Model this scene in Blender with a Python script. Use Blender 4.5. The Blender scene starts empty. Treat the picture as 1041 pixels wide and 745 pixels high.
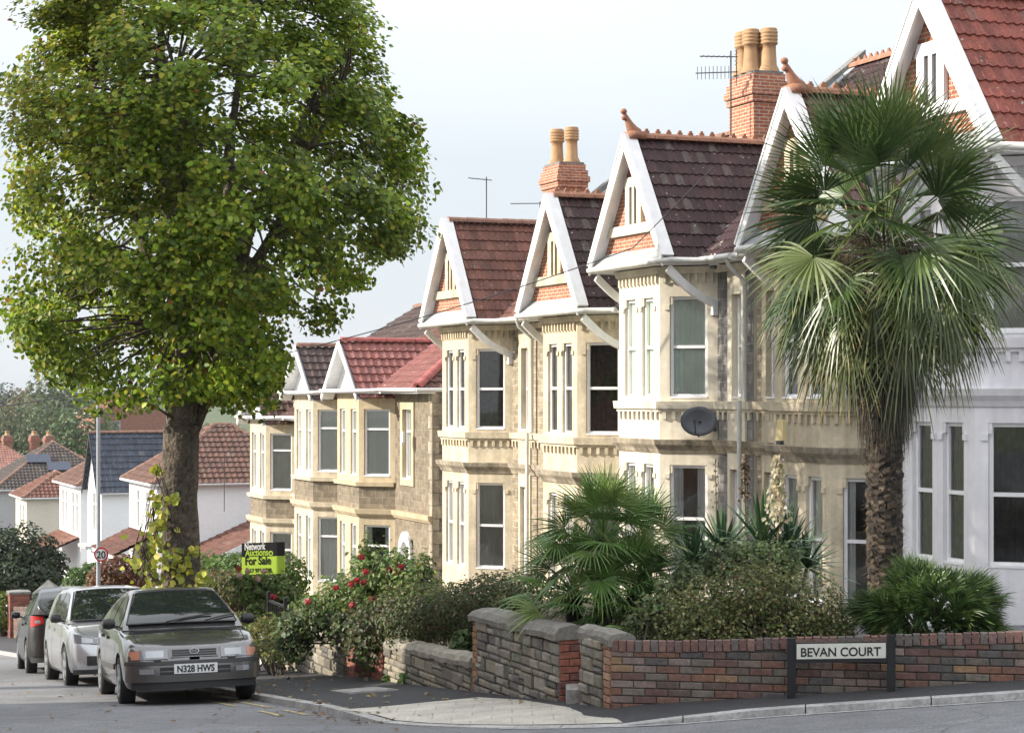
import bpy, math, random
import numpy as np
from mathutils import Vector, Matrix
random.seed(7); RNG = np.random.default_rng(7)
SC = bpy.context.scene
COL = SC.collection
PI = math.pi
# ------------------------------------------------------------------ frame of the street
S_, C_ = .3709, .9289                      # street direction (towards the viewer, uphill) = (S_, -C_)
P0X, P0Y = 2.35, 39.32
F_, CX_, CY_ = 2000., 520.5, 400.
def XY(u, w): return P0X + S_*u + C_*w, P0Y - C_*u + S_*w
def UW(X, Y):
    dx, dy = X-P0X, Y-P0Y
    return dx*S_ - dy*C_, dx*C_ + dy*S_
def base_z(u):
    if u > 40: return -1.0
    if u >= -45: return -3.83 + .1*(u-11.6)
    if u >= -120: return -9.49 + .045*(u+45)
    return -12.86 + .02*max(u+120, -300)
def road_z(u, w):
    b = base_z(u) + .05*min(max(0, w+8.8), 8.8)
    return b + .02*min(4, max(0, -10.52-w))
def garden_z(u, w): return road_z(u, w) + .2
def unp(px, py, dz=0.):                      # where a line of sight meets the road plane
    Y = 8.
    while Y < 300:
        X = (px-CX_)/F_*Y; u, w = UW(X, Y)
        if road_z(u, w)+dz >= (CY_-py)/F_*Y: return X, Y
        Y += .02
    return X, Y
def at(px, Y, py=None):
    X = (px-CX_)/F_*Y
    return (X, Y, 0 if py is None else (CY_-py)/F_*Y)
def at_w(px, w):                             # the point of the vertical plane w that shows at column px
    k = (px-CX_)/F_
    # P0X+S u+C w = k (P0Y - C u + S w)
    u = (k*(P0Y+S_*w) - P0X - C_*w)/(S_ + k*C_)
    return u, XY(u, w)

# ------------------------------------------------------------------ materials
MATS = {}
def mat(name, col=(.5,.5,.5), rough=.8, noise=None, bump=None, attr=False, brick=None, metal=0., spec=.5,
        coat=0., transl=0., stain=None, emit=None, alpha=1.):
    if name in MATS: return MATS[name]
    m = bpy.data.materials.new(name); m.use_nodes = True
    nt = m.node_tree; N = nt.nodes; L = nt.links
    b = N['Principled BSDF']; out = N['Material Output']
    b.inputs['Roughness'].default_value = rough; b.inputs['Metallic'].default_value = metal
    b.inputs['Specular IOR Level'].default_value = spec
    if coat: b.inputs['Coat Weight'].default_value = coat; b.inputs['Coat Roughness'].default_value = .04
    tc = N.new('ShaderNodeTexCoord')
    cur = None; bumpsrc = None
    if brick:
        bt = N.new('ShaderNodeTexBrick'); L.new(tc.outputs['UV'], bt.inputs['Vector'])
        bt.inputs['Color1'].default_value = (*brick['c1'],1); bt.inputs['Color2'].default_value = (*brick['c2'],1)
        bt.inputs['Mortar'].default_value = (*brick['m'],1); bt.inputs['Scale'].default_value = 1
        bt.inputs['Mortar Size'].default_value = brick.get('ms',.008); bt.inputs['Mortar Smooth'].default_value=.3
        bt.inputs['Brick Width'].default_value = brick.get('w',.225); bt.inputs['Row Height'].default_value = brick.get('h',.075)
        bt.offset_frequency = 2
        if brick.get('warp'):
            nz = N.new('ShaderNodeTexNoise'); nz.inputs['Scale'].default_value = 3.; L.new(tc.outputs['UV'], nz.inputs['Vector'])
            sb = N.new('ShaderNodeVectorMath'); sb.operation='SUBTRACT'; L.new(nz.outputs['Color'], sb.inputs[0]); sb.inputs[1].default_value=(.5,.5,.5)
            ml = N.new('ShaderNodeVectorMath'); ml.operation='SCALE'; ml.inputs['Scale'].default_value = brick['warp']; L.new(sb.outputs[0], ml.inputs[0])
            ad = N.new('ShaderNodeVectorMath'); L.new(tc.outputs['UV'], ad.inputs[0]); L.new(ml.outputs[0], ad.inputs[1]); L.new(ad.outputs[0], bt.inputs['Vector'])
        cur = bt.outputs['Color']; bumpsrc = bt.outputs['Fac']
    elif attr:
        a = N.new('ShaderNodeAttribute'); a.attribute_name = 'Col'; cur = a.outputs['Color']
    def mul(cur, facsock, lo, hi):
        mr = N.new('ShaderNodeMapRange'); L.new(facsock, mr.inputs[0]); mr.inputs[1].default_value=.3; mr.inputs[2].default_value=.7
        mr.inputs[3].default_value = lo; mr.inputs[4].default_value = hi
        mx = N.new('ShaderNodeMix'); mx.data_type='RGBA'; mx.blend_type='MULTIPLY'; mx.inputs[0].default_value = 1
        if cur is None: mx.inputs[6].default_value = (*col,1)
        else: L.new(cur, mx.inputs[6])
        L.new(mr.outputs[0], mx.inputs[7]); return mx.outputs[2]
    if noise:
        for sc, am in noise:
            nz = N.new('ShaderNodeTexNoise'); nz.inputs['Scale'].default_value = sc; nz.inputs['Detail'].default_value = 5
            L.new(tc.outputs['Object'], nz.inputs['Vector']); cur = mul(cur, nz.outputs['Fac'], 1-am, 1+am*.6)
    if stain:                                  # rain streaks: noise stretched along z
        mp = N.new('ShaderNodeMapping'); mp.inputs['Scale'].default_value = (5,5,.5); L.new(tc.outputs['Object'], mp.inputs['Vector'])
        nz = N.new('ShaderNodeTexNoise'); nz.inputs['Scale'].default_value = 1.; nz.inputs['Detail'].default_value = 6
        L.new(mp.outputs[0], nz.inputs['Vector']); cur = mul(cur, nz.outputs['Fac'], 1-stain, 1.06)
    if cur is None: b.inputs['Base Color'].default_value = (*col,1)
    else: L.new(cur, b.inputs['Base Color'])
    if bump or bumpsrc:
        bp = N.new('ShaderNodeBump')
        if bumpsrc and not bump:
            inv = N.new('ShaderNodeMath'); inv.operation='SUBTRACT'; inv.inputs[0].default_value=1; L.new(bumpsrc, inv.inputs[1])
            L.new(inv.outputs[0], bp.inputs['Height']); bp.inputs['Distance'].default_value=.01; bp.inputs['Strength'].default_value=.8
        else:
            nz = N.new('ShaderNodeTexNoise'); nz.inputs['Scale'].default_value = bump[0]; nz.inputs['Detail'].default_value = 6
            L.new(tc.outputs['Object'], nz.inputs['Vector']); L.new(nz.outputs['Fac'], bp.inputs['Height'])
            bp.inputs['Distance'].default_value = bump[1]; bp.inputs['Strength'].default_value=.8
        L.new(bp.outputs[0], b.inputs['Normal'])
    if emit: b.inputs['Emission Color'].default_value=(*emit,1); b.inputs['Emission Strength'].default_value=1
    if transl:
        tr = N.new('ShaderNodeBsdfTranslucent'); mx = N.new('ShaderNodeMixShader'); mx.inputs[0].default_value = transl
        if cur is not None: L.new(cur, tr.inputs['Color'])
        else: tr.inputs['Color'].default_value=(*col,1)
        L.new(b.outputs[0], mx.inputs[1]); L.new(tr.outputs[0], mx.inputs[2]); L.new(mx.outputs[0], out.inputs['Surface'])
    MATS[name] = m; return m
def mat_glass(name, tint=(.93,.95,.95), f=.05):
    if name in MATS: return MATS[name]
    m = bpy.data.materials.new(name); m.use_nodes = True; nt = m.node_tree; N = nt.nodes; L = nt.links
    out = N['Material Output']; N.remove(N['Principled BSDF'])
    t = N.new('ShaderNodeBsdfTransparent'); t.inputs[0].default_value=(*tint,1)
    g = N.new('ShaderNodeBsdfGlossy'); g.inputs['Roughness'].default_value=.02; g.inputs['Color'].default_value=(1,1,1,1)
    fr = N.new('ShaderNodeFresnel'); fr.inputs[0].default_value=1.5
    ad = N.new('ShaderNodeMath'); ad.inputs[1].default_value=f; L.new(fr.outputs[0], ad.inputs[0])
    mx = N.new('ShaderNodeMixShader'); L.new(ad.outputs[0], mx.inputs[0]); L.new(t.outputs[0], mx.inputs[1]); L.new(g.outputs[0], mx.inputs[2])
    L.new(mx.outputs[0], out.inputs['Surface']); MATS[name]=m; return m

M_STONE = mat('bath_stone', (.66,.57,.42), .85, noise=[(.9,.22),(4,.14),(12,.10)], stain=.30, bump=(22,.006))
M_STONE_P = mat('cream_painted_stone', (.72,.655,.53), .8, noise=[(1.2,.12),(8,.07)], stain=.22, bump=(20,.004))
M_STONE_D = mat('weathered_stone_moulding', (.50,.43,.33), .9, noise=[(2.5,.35),(14,.25)], stain=.55, bump=(25,.006))
M_WPAINT = mat('white_masonry_paint', (.74,.73,.76), .75, noise=[(1.2,.08),(9,.05)], stain=.12, bump=(20,.003))
M_WRENDER = mat('white_render', (.82,.83,.84), .85, noise=[(.5,.07),(7,.04)], bump=(30,.004))
M_CRENDER = mat('cream_render', (.62,.57,.47), .85, noise=[(.5,.1),(7,.06)], bump=(30,.004))
M_GRENDER = mat('grey_render', (.40,.39,.385), .85, noise=[(.5,.1),(7,.06)])
M_RUBBLE = mat('brown_rubble_stone', rough=.9, brick=dict(c1=(.36,.29,.20), c2=(.22,.18,.13), m=(.42,.37,.29), w=.30, h=.15, ms=.014, warp=.09), noise=[(6,.35),(2,.2)])
M_RUBBLE_G = mat('grey_rubble_stone', rough=.9, brick=dict(c1=(.26,.245,.235), c2=(.15,.145,.145), m=(.30,.28,.26), w=.36, h=.18, ms=.014, warp=.09), noise=[(6,.35),(2,.2)])
M_RUBBLE_D = mat('dark_pennant_stone', rough=.9, brick=dict(c1=(.25,.205,.145), c2=(.17,.14,.10), m=(.27,.23,.17), w=.42, h=.2, ms=.014, warp=.06), noise=[(6,.35),(2,.2)])
M_BRICK = mat('red_gable_brick', rough=.85, brick=dict(c1=(.44,.16,.08), c2=(.31,.10,.06), m=(.50,.40,.31), ms=.012), noise=[(7,.25)])
M_BRICK_T = mat('brown_house_brick', rough=.85, brick=dict(c1=(.33,.12,.075), c2=(.22,.075,.05), m=(.33,.27,.22), ms=.007), noise=[(5,.25)])
M_WHITE = mat('white_gloss_paint', (.80,.80,.80), .45, noise=[(5,.06)], stain=.10)
M_UPVC = mat('white_window_plastic', (.80,.80,.81), .35, noise=[(4,.04)])
M_GUTTER = mat('grey_white_gutter', (.60,.60,.57), .5, noise=[(4,.15)], stain=.15)
M_LEAD = mat('lead_flashing', (.36,.37,.38), .55, noise=[(5,.25),(20,.1)], bump=(12,.006))
M_TILE = mat('clay_roof_tile', rough=.8, attr=True, noise=[(3,.22),(26,.35)], bump=(40,.006))
def speckle(m, sc, lo, col):
    nt=m.node_tree; N=nt.nodes; L=nt.links; bs=N['Principled BSDF']; src=bs.inputs['Base Color'].links[0].from_socket
    tc=N.new('ShaderNodeTexCoord'); nz=N.new('ShaderNodeTexNoise'); nz.inputs['Scale'].default_value=sc; nz.inputs['Detail'].default_value=2; L.new(tc.outputs['Object'],nz.inputs['Vector'])
    mr=N.new('ShaderNodeMapRange'); mr.inputs[1].default_value=lo; mr.inputs[2].default_value=lo+.06; L.new(nz.outputs['Fac'],mr.inputs[0])
    mx=N.new('ShaderNodeMix'); mx.data_type='RGBA'; L.new(mr.outputs[0],mx.inputs[0]); L.new(src,mx.inputs[6]); mx.inputs[7].default_value=(*col,1); L.new(mx.outputs[2],bs.inputs['Base Color'])
speckle(M_TILE,11,.69,(.34,.33,.29))
M_TERRA = mat('terracotta', (.32,.15,.09), .8, noise=[(6,.25),(25,.15)])
M_BUFFPOT = mat('buff_clay_pot', (.44,.27,.14), .8, noise=[(5,.2)], stain=.3)
M_RIDGE = mat('weathered_ridge_tile', (.23,.125,.09), .85, noise=[(5,.35),(25,.2)])
M_COPING = mat('grey_roof_coping', (.20,.20,.19), .9, noise=[(4,.3),(20,.2)])
M_DARK = mat('dark_interior', (.03,.03,.03), .9)
M_BLACK = mat('black_paint', (.012,.012,.014), .4, noise=[(9,.2)])
M_METAL = mat('galvanised_metal', (.33,.34,.36), .4, metal=.7, noise=[(6,.15)])
M_DMETAL = mat('dark_metal', (.06,.06,.065), .45, metal=.3)
M_GLASS = mat_glass('window_glass')
M_NET = mat('net_curtain', (.80,.80,.77), .9, transl=.3)
M_CURT_G = mat('pale_green_curtain', (.66,.74,.64), .9, noise=[(3,.1)])
M_CURT_D = mat('dark_blind_and_unlit_opening', (.05,.045,.045), .8, noise=[(9,.5)])
M_CURT_B = mat('grey_beige_blind', (.42,.40,.37), .8, noise=[(3,.1)])
M_LEAF = mat('leaf', rough=.5, attr=True, transl=.40, spec=.4)
M_FROND = mat('palm_frond', rough=.38, attr=True, transl=.14, spec=.5)
M_BARK = mat('bark', (.12,.098,.074), .95, noise=[(5,.45),(18,.5)], bump=(11,.12))
M_FIBRE = mat('palm_trunk_fibre', rough=.95, attr=True, noise=[(14,.4)])
M_MASON = mat('masonry_unit', rough=.92, attr=True, noise=[(18,.28),(60,.2)], bump=(45,.008))
M_MORTAR = mat('mortar', (.26,.235,.20), .95, noise=[(20,.3)])
M_MORTAR_D = mat('dark_mortar', (.085,.08,.072), .95, noise=[(20,.3)])

# ------------------------------------------------------------------ mesh helpers
def setprops(o, label=None, cat=None, group=None, kind=None):
    if label: o['label'] = label
    if cat: o['category'] = cat
    if group: o['group'] = group
    if kind: o['kind'] = kind
    return o
def empty(name, loc=(0,0,0), rz=0., label=None, cat=None, group=None):
    o = bpy.data.objects.new(name, None); COL.objects.link(o); o.empty_display_size=.2
    o.location = loc; o.rotation_euler = (0,0,rz)
    return setprops(o, label, cat, group)
def V3(*a): return np.array(a, float)
class MB:
    def __init__(s): s.v=[]; s.f=[]; s.m=[]; s.c=[]; s.col=(1,1,1); s.mi=0
    def face(s, pts, col=None, mi=None):
        i=len(s.v); s.v.extend([tuple(p) for p in pts]); s.f.append(tuple(range(i,i+len(pts))))
        s.m.append(s.mi if mi is None else mi); s.c.append(col or s.col)
    def grid(s, rows, col=None, closed=False, mi=None):
        """rows: list of equal-length point lists"""
        i0=len(s.v); n=len(rows[0])
        for r in rows: s.v.extend([tuple(p) for p in r])
        for a in range(len(rows)-1):
            for b in range(n if closed else n-1):
                b2=(b+1)%n
                s.f.append((i0+a*n+b, i0+a*n+b2, i0+(a+1)*n+b2, i0+(a+1)*n+b)); s.m.append(s.mi if mi is None else mi)
                s.c.append(col(a,b) if callable(col) else (col or s.col))
    def hexa(s, p, col=None, mi=None):
        """8 corners: 0-3 bottom ring (ccw from above), 4-7 top ring"""
        i=len(s.v); s.v.extend([tuple(q) for q in p])
        for q in ((3,2,1,0),(4,5,6,7),(0,1,5,4),(1,2,6,5),(2,3,7,6),(3,0,4,7)):
            s.f.append(tuple(i+k for k in q)); s.m.append(s.mi if mi is None else mi); s.c.append(col or s.col)
    def box(s, x0,x1,y0,y1,z0,z1, col=None, mi=None):
        s.hexa([(x0,y0,z0),(x1,y0,z0),(x1,y1,z0),(x0,y1,z0),(x0,y0,z1),(x1,y0,z1),(x1,y1,z1),(x0,y1,z1)],col,mi)
    def obox(s, o, ax, ay, az, col=None, mi=None):
        """box from corner o spanned by three vectors"""
        o,ax,ay,az=[np.array(q,float) for q in (o,ax,ay,az)]
        if np.dot(np.cross(ax,ay),az)<0: ax,ay=ay,ax
        s.hexa([o,o+ax,o+ax+ay,o+ay,o+az,o+ax+az,o+ax+ay+az,o+ay+az],col,mi)
    def beam(s, a, b, wd, ht, up=(0,0,1), col=None, mi=None):
        a=np.array(a,float); b=np.array(b,float); d=b-a; d/=np.linalg.norm(d)
        sd=np.cross(d,np.array(up,float)); sd/=np.linalg.norm(sd); u2=np.cross(sd,d)
        s.obox(a-sd*wd/2-u2*ht/2, b-a, sd*wd, u2*ht, col, mi)
    def tube(s, pts, rad, n=8, col=None, cap=True, mi=None):
        pts=[np.array(p,float) for p in pts]; rads=rad if hasattr(rad,'__len__') else [rad]*len(pts)
        rows=[]; prev=None
        for i,p in enumerate(pts):
            d=pts[min(i+1,len(pts)-1)]-pts[max(i-1,0)]; d=d/(np.linalg.norm(d)+1e-9)
            ref=np.array((0,0,1.)) if abs(d[2])<.9 else np.array((1.,0,0))
            if prev is not None: ref=prev
            sd=np.cross(d,ref); sd/=np.linalg.norm(sd)+1e-9; up=np.cross(sd,d); prev=up
            rows.append([p+rads[i]*(math.cos(t)*sd+math.sin(t)*up) for t in [2*PI*k/n for k in range(n)]])
        s.grid(rows,col,closed=True,mi=mi)
        if cap: s.face(rows[0],col if not callable(col) else None,mi); s.face(rows[-1][::-1],col if not callable(col) else None,mi)
    def lathe(s, c, prof, n=12, col=None, ax=None, mi=None):
        """prof: [(r,h)]; ax: (side, up, axis) vectors"""
        X,Yv,Z=[np.array(q,float) for q in (ax or ((1,0,0),(0,1,0),(0,0,1)))]; c=np.array(c,float)
        rows=[[c+Z*h+r*(math.cos(2*PI*k/n)*X+math.sin(2*PI*k/n)*Yv) for k in range(n)] for r,h in prof]
        s.grid(rows[::1],col,closed=True,mi=mi)
        s.face(rows[0][::-1],col,mi); s.face(rows[-1],col,mi)
    def build(s, name, mats, parent=None, smooth=False, mirror=False, uv=True, colattr=None, auto=None):
        me=bpy.data.meshes.new(name); v=s.v; f=s.f
        if mirror: v=[(-x,y,z) for x,y,z in v]; f=[q[::-1] for q in f]
        me.from_pydata(v,[],f)
        mats=mats if isinstance(mats,(list,tuple)) else [mats]
        for m in mats: me.materials.append(m)
        n=len(me.polygons)
        if len(mats)>1: me.polygons.foreach_set('material_index', s.m)
        if smooth: me.polygons.foreach_set('use_smooth',[True]*n)
        usecol = any('attr' in (x.type.lower()) for m in mats for x in m.node_tree.nodes) if colattr is None else colattr
        if usecol:
            a=me.color_attributes.new('Col','FLOAT_COLOR','CORNER')
            cnt=np.array([len(q) for q in f]); cc=np.c_[np.array(s.c,float)[:,:3],np.ones(len(f))]
            a.data.foreach_set('color', np.repeat(cc,cnt,axis=0).astype(np.float32).ravel())
        if uv and any(x.type=='TEX_BRICK' for m in mats for x in m.node_tree.nodes):
            ul=me.uv_layers.new(name='UVMap'); co=[]
            for p in me.polygons:
                nn=np.array(p.normal); z=np.array((0,0,1.))
                if abs(nn[2])>.9: t=np.array((1.,0,0)); q=np.array((0,1.,0))
                else:
                    t=np.cross(z,nn); t/=np.linalg.norm(t); q=np.cross(nn,t)
                for li in p.loop_indices:
                    c=np.array(me.vertices[me.loops[li].vertex_index].co); co+= [float(c@t),float(c@q)]
            ul.data.foreach_set('uv',co)
        me.validate(); me.update()
        o=bpy.data.objects.new(name,me); COL.objects.link(o)
        if parent is not None: o.parent=parent
        if auto is not None:
            try:
                me.polygons.foreach_set('use_smooth',[True]*len(me.polygons)); me.set_sharp_from_angle(angle=math.radians(auto))
            except Exception: pass
        return o
def np_mesh(name, V, F, C, mat_, parent=None, smooth=False):
    """V (n,3), F (m,k) same-size faces, C (n,3) colours by point"""
    me=bpy.data.meshes.new(name); n=len(V); m,k=F.shape
    me.vertices.add(n); me.vertices.foreach_set('co',np.asarray(V,np.float32).ravel())
    me.loops.add(m*k); me.loops.foreach_set('vertex_index',np.asarray(F,np.int32).ravel())
    me.polygons.add(m); me.polygons.foreach_set('loop_start',np.arange(0,m*k,k,dtype=np.int32))
    try: me.polygons.foreach_set('loop_total',np.full(m,k,dtype=np.int32))
    except Exception: pass
    me.update(calc_edges=True)
    if C is not None:
        a=me.color_attributes.new('Col','FLOAT_COLOR','POINT'); a.data.foreach_set('color',np.c_[C,np.ones(n)].astype(np.float32).ravel())
    me.materials.append(mat_)
    if smooth: me.polygons.foreach_set('use_smooth',[True]*m)
    o=bpy.data.objects.new(name,me); COL.objects.link(o)
    if parent is not None: o.parent=parent
    return o
def norm(a): return a/(np.linalg.norm(a,axis=-1,keepdims=True)+1e-9)
def leaf_mesh(name, P, N, size, C, mat_=None, parent=None, aspect=.75, hang=.25):
    """one folded leaf (two triangles) at each point P, facing N"""
    P=np.asarray(P,float); n=len(P); N=norm(np.asarray(N,float)); size=np.broadcast_to(np.asarray(size,float),(n,)).reshape(n,1)
    r=RNG.normal(size=(n,3)); r[:,2]-=hang*2; T=norm(r-(r*N).sum(1,keepdims=True)*N); B=np.cross(N,T)
    fold=.25*size
    a=P-T*size*.5; tip=P+T*size*.58; h=N*fold*.45; w=B*size*aspect*.5
    l1=P-T*size*.24+w*.86+h; l2=P+T*size*.16+w*.82+h; q1=P-T*size*.24-w*.86+h; q2=P+T*size*.16-w*.82+h
    V=np.stack([a,l1,l2,tip,q2,q1],1).reshape(-1,3); i=np.arange(n)*6
    F=np.concatenate([np.stack([i,i+3,i+2,i+1],1),np.stack([i,i+5,i+4,i+3],1)])
    return np_mesh(name,V,F,np.repeat(np.asarray(C),6,axis=0),mat_ or M_LEAF,parent)
def palette(n, cols, wts=None, jit=.18):
    cols=np.array(cols,float); idx=RNG.choice(len(cols),size=n,p=None if wts is None else np.array(wts)/sum(wts))
    return np.clip(cols[idx]*(1+RNG.normal(size=(n,1))*jit)*(1+RNG.normal(size=(n,3))*.05),.003,1)
def rdir(n): return norm(RNG.normal(size=(n,3)))
def text_mesh(s, size, depth=.002, offset=0., sx=1.):
    cu=bpy.data.curves.new('lettering','FONT'); cu.body=s; cu.size=size; cu.extrude=depth; cu.offset=offset; cu.align_x='LEFT'
    o=bpy.data.objects.new('lettering',cu); COL.objects.link(o); bpy.context.view_layer.update()
    me=bpy.data.meshes.new_from_object(o); bpy.data.objects.remove(o); bpy.data.curves.remove(cu)
    me.transform(Matrix.Diagonal((sx,1,1,1)))
    xs=[v.co.x for v in me.vertices]; 
    return me, min(xs), max(xs)
def lettering(name, s, size, material, parent, origin, xdir, ydir, depth=.003, offset=0., width=None):
    """flat letters standing on a sign: origin lower left, xdir/ydir unit vectors in the parent's space"""
    me,x0,x1=text_mesh(s,size,depth,offset)
    k=1. if not width else width/(x1-x0)
    X=Vector(xdir).normalized(); Yv=Vector(ydir).normalized(); Z=X.cross(Yv)
    Mx=Matrix((( X.x,Yv.x,Z.x,origin[0]),(X.y,Yv.y,Z.y,origin[1]),(X.z,Yv.z,Z.z,origin[2]),(0,0,0,1)))
    me.transform(Mx@Matrix.Diagonal((k,1,1,1))@Matrix.Translation((-x0,0,0)))
    me.materials.clear(); me.materials.append(material)
    o=bpy.data.objects.new(name,me); COL.objects.link(o); o.parent=parent; return o
# ------------------------------------------------------------------ roofs, walls, windows
def tile_plane(mb, o, ex, es, W, S, colf, bounds=None, tw=.165, ch=.31, amp=.035, step=.035, sub=4):
    """courses of rolled tiles on a plane: o lower left corner, ex along the eave, es up the slope"""
    o,ex,es=[np.array(q,float) for q in (o,ex,es)]; n=np.cross(ex,es); n/=np.linalg.norm(n)
    if n[2]<0: n=-n
    nx=max(2,int(W/tw*sub)); xs=np.linspace(0,W,nx+1)
    wave=amp*(.5+.5*np.cos(xs/tw*2*PI))**1.6
    nc=int(math.ceil(S/ch))
    for c in range(nc):
        s0=c*ch; s1=min(S,s0+ch); 
        if s1-s0<.02: continue
        b0=bounds(s0) if bounds else (0,W); b1=bounds(s1) if bounds else (0,W)
        if b0[1]-b0[0]<.02: continue
        jit=random.uniform(-.006,.006)
        x0=np.clip(xs,*b0); x1=np.clip(xs,*(b1 if b1[1]>b1[0] else ((b1[0]+b1[1])/2,)*2))
        keep=(xs>=min(b0[0],b1[0])-tw)&(xs<=max(b0[1],b1[1])+tw); idx=np.where(keep)[0]
        P=lambda x,s,h: o+ex*x+es*s+n*h
        r0=[P(x0[i],s0-.03,wave[i]-.01) for i in idx]; r1=[P(x0[i],s0-.03,wave[i]+step+jit) for i in idx]; r2=[P(x1[i],s1,wave[i]+.004) for i in idx]
        cols={}
        def cf(a,b,c=c,idx=idx):
            t=int(xs[idx[b]]/tw+.5)
            if t not in cols: cols[t]=colf(t*tw,s0)
            return cols[t]
        mb.grid([r0,r1,r2],cf)
def tilecol(base, jit=.22, lichen=0.):
    def f(x,s):
        k=1+random.uniform(-jit,jit); g=random.uniform(-.05,.05)
        c=(base[0]*k*(1+g),base[1]*k,base[2]*k*(1-g))
        if random.random()<lichen: c=tuple(.8*q+.2*w for q,w in zip(c,(.30,.28,.24)))
        return c
    return f
def wall_panel(mb, a, b, z0, z1, holes, depth=.16, mi=0, mi_r=None):
    """vertical wall a->b (outer side on the right of a->b), rectangular holes (s0,s1,h0,h1) with reveals"""
    a=np.array(a,float); b=np.array(b,float); L=np.linalg.norm(b-a); t=(b-a)/L; out=np.array((t[1],-t[0]))
    P=lambda s,z,d=0.: (a[0]+t[0]*s-out[0]*d, a[1]+t[1]*s-out[1]*d, z)
    ss=sorted({0,L,*[q for h in holes for q in h[:2]]}); zz=sorted({z0,z1,*[q for h in holes for q in h[2:4]]})
    for i in range(len(ss)-1):
        for j in range(len(zz)-1):
            cs,cz=(ss[i]+ss[i+1])/2,(zz[j]+zz[j+1])/2
            if any(h[0]<cs<h[1] and h[2]<cz<h[3] for h in holes): continue
            mb.face([P(ss[i],zz[j]),P(ss[i+1],zz[j]),P(ss[i+1],zz[j+1]),P(ss[i],zz[j+1])],mi=mi)
    r=mi if mi_r is None else mi_r
    for s0,s1,h0,h1 in [h[:4] for h in holes]:
        mb.face([P(s0,h0),P(s0,h1),P(s0,h1,depth),P(s0,h0,depth)],mi=r); mb.face([P(s1,h1),P(s1,h0),P(s1,h0,depth),P(s1,h1,depth)],mi=r)
        mb.face([P(s0,h1),P(s1,h1),P(s1,h1,depth),P(s0,h1,depth)],mi=r); mb.face([P(s1,h0),P(s0,h0),P(s0,h0,depth),P(s1,h0,depth)],mi=r)
def window(parent, a, b, hole, mirror=False, depth=.06, rail=.5, curtain=None, fw=.06, label=None, muntin=0, frame=None, net=1.):
    """sash window in the hole of wall a->b: frame with pane and curtain as sub-parts"""
    a=np.array(a,float); b=np.array(b,float); t=(b-a)/np.linalg.norm(b-a); out=np.array((t[1],-t[0])); s0,s1,z0,z1=hole
    T=V3(t[0],t[1],0); I=V3(-out[0],-out[1],0); Z=V3(0,0,1); O=V3(a[0],a[1],0)+T*s0+I*depth+Z*z0; w=s1-s0; h=z1-z0
    mb=MB(); e=.004
    mb.obox(O+T*e,T*fw,I*.07,Z*h); mb.obox(O+T*(w-fw-e),T*fw,I*.07,Z*h)
    mb.obox(O+T*(fw+e),T*(w-2*fw-2*e),I*.068,Z*fw); mb.obox(O+T*(fw+e)+Z*(h-fw),T*(w-2*fw-2*e),I*.068,Z*fw)
    if rail: mb.obox(O+T*(fw+e)+Z*(h*rail-.03)-I*.008,T*(w-2*fw-2*e),I*.06,Z*.06)
    for k in range(muntin):
        mb.obox(O+T*(w*(k+1)/(muntin+1)-.02)+Z*(fw+e)+I*.004,T*.04,I*.05,Z*(h-2*fw-2*e))
    mb.obox(O-I*(depth+.015)+T*.01+Z*-.02,T*(w-.02),I*(depth+.01),Z*.035)
    f=mb.build('window',frame or M_UPVC,parent,mirror=mirror)
    if label: f['label']=label
    g=MB(); q=O+I*.04; g.face([q+T*fw+Z*fw,q+T*(w-fw)+Z*fw,q+T*(w-fw)+Z*(h-fw),q+T*fw+Z*(h-fw)]); g.build('pane',M_GLASS,f,mirror=mirror)
    if curtain is not None:
        c=MB(); q=O+I*.075; n=max(8,int(w/.03)); k0=random.uniform(0,6)
        if curtain is M_NET: net=random.choice((1.,1.,.62,.5)) if net>=1 else net
        ranges=[(0,1)] if net>=1 else [(0,net/2),(1-net/2,1)]
        for r0,r1 in ranges:
            xs=np.linspace(r0,r1,n+1)
            c.grid([[q+T*(x*w)+I*(.02*math.sin(x*w*60+k0)+.008*math.sin(x*w*23+k0))+Z*zz for x in xs] for zz in (.02,h-.02)])
        c.build('curtain',curtain,f,mirror=mirror,smooth=True)
    return f
def offset_poly(pts, d):
    pts=[np.array(p,float) for p in pts]; res=[]
    for i,p in enumerate(pts):
        ns=[]
        if i>0: t=pts[i]-pts[i-1]; t/=np.linalg.norm(t); ns.append(np.array((t[1],-t[0])))
        if i<len(pts)-1: t=pts[i+1]-pts[i]; t/=np.linalg.norm(t); ns.append(np.array((t[1],-t[0])))
        n=sum(ns); n/=np.linalg.norm(n); k=1/max(.4,float(n@ns[0])); res.append(p+n*d*k)
    return res
def band(mb, pts, z0, z1, d, back=.05, mi=0, d1=None):
    """moulding that follows the wall line pts, standing d proud (d1 at its top)"""
    d1=d if d1 is None else d1
    o0=offset_poly(pts,d); o1=offset_poly(pts,d1); i=offset_poly(pts,-back)
    A=[(p[0],p[1],z0) for p in i]; B=[(p[0],p[1],z0) for p in o0]; C=[(p[0],p[1],z1) for p in o1]; D=[(p[0],p[1],z1) for p in i]
    mb.grid([A,B,C,D],mi=mi)
    mb.face([A[0],B[0],C[0],D[0]],mi=mi); mb.face([D[-1],C[-1],B[-1],A[-1]],mi=mi)
def blocks_along(mb, pts, z0, z1, d, w, gap, mi=0, skip0=.1):
    pts=[np.array(p,float) for p in pts]
    for p,q in zip(pts[:-1],pts[1:]):
        L=np.linalg.norm(q-p); t=(q-p)/L; out=np.array((t[1],-t[0])); n=max(1,int((L-2*skip0)/gap))
        for k in range(n+1):
            s=skip0+(L-2*skip0)*k/n; c=p+t*s
            mb.obox((*(c-t*w/2-out*.02),z0),(*(t*w),0),(*(out*(d+.02)),0),(0,0,z1-z0),mi=mi)
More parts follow.
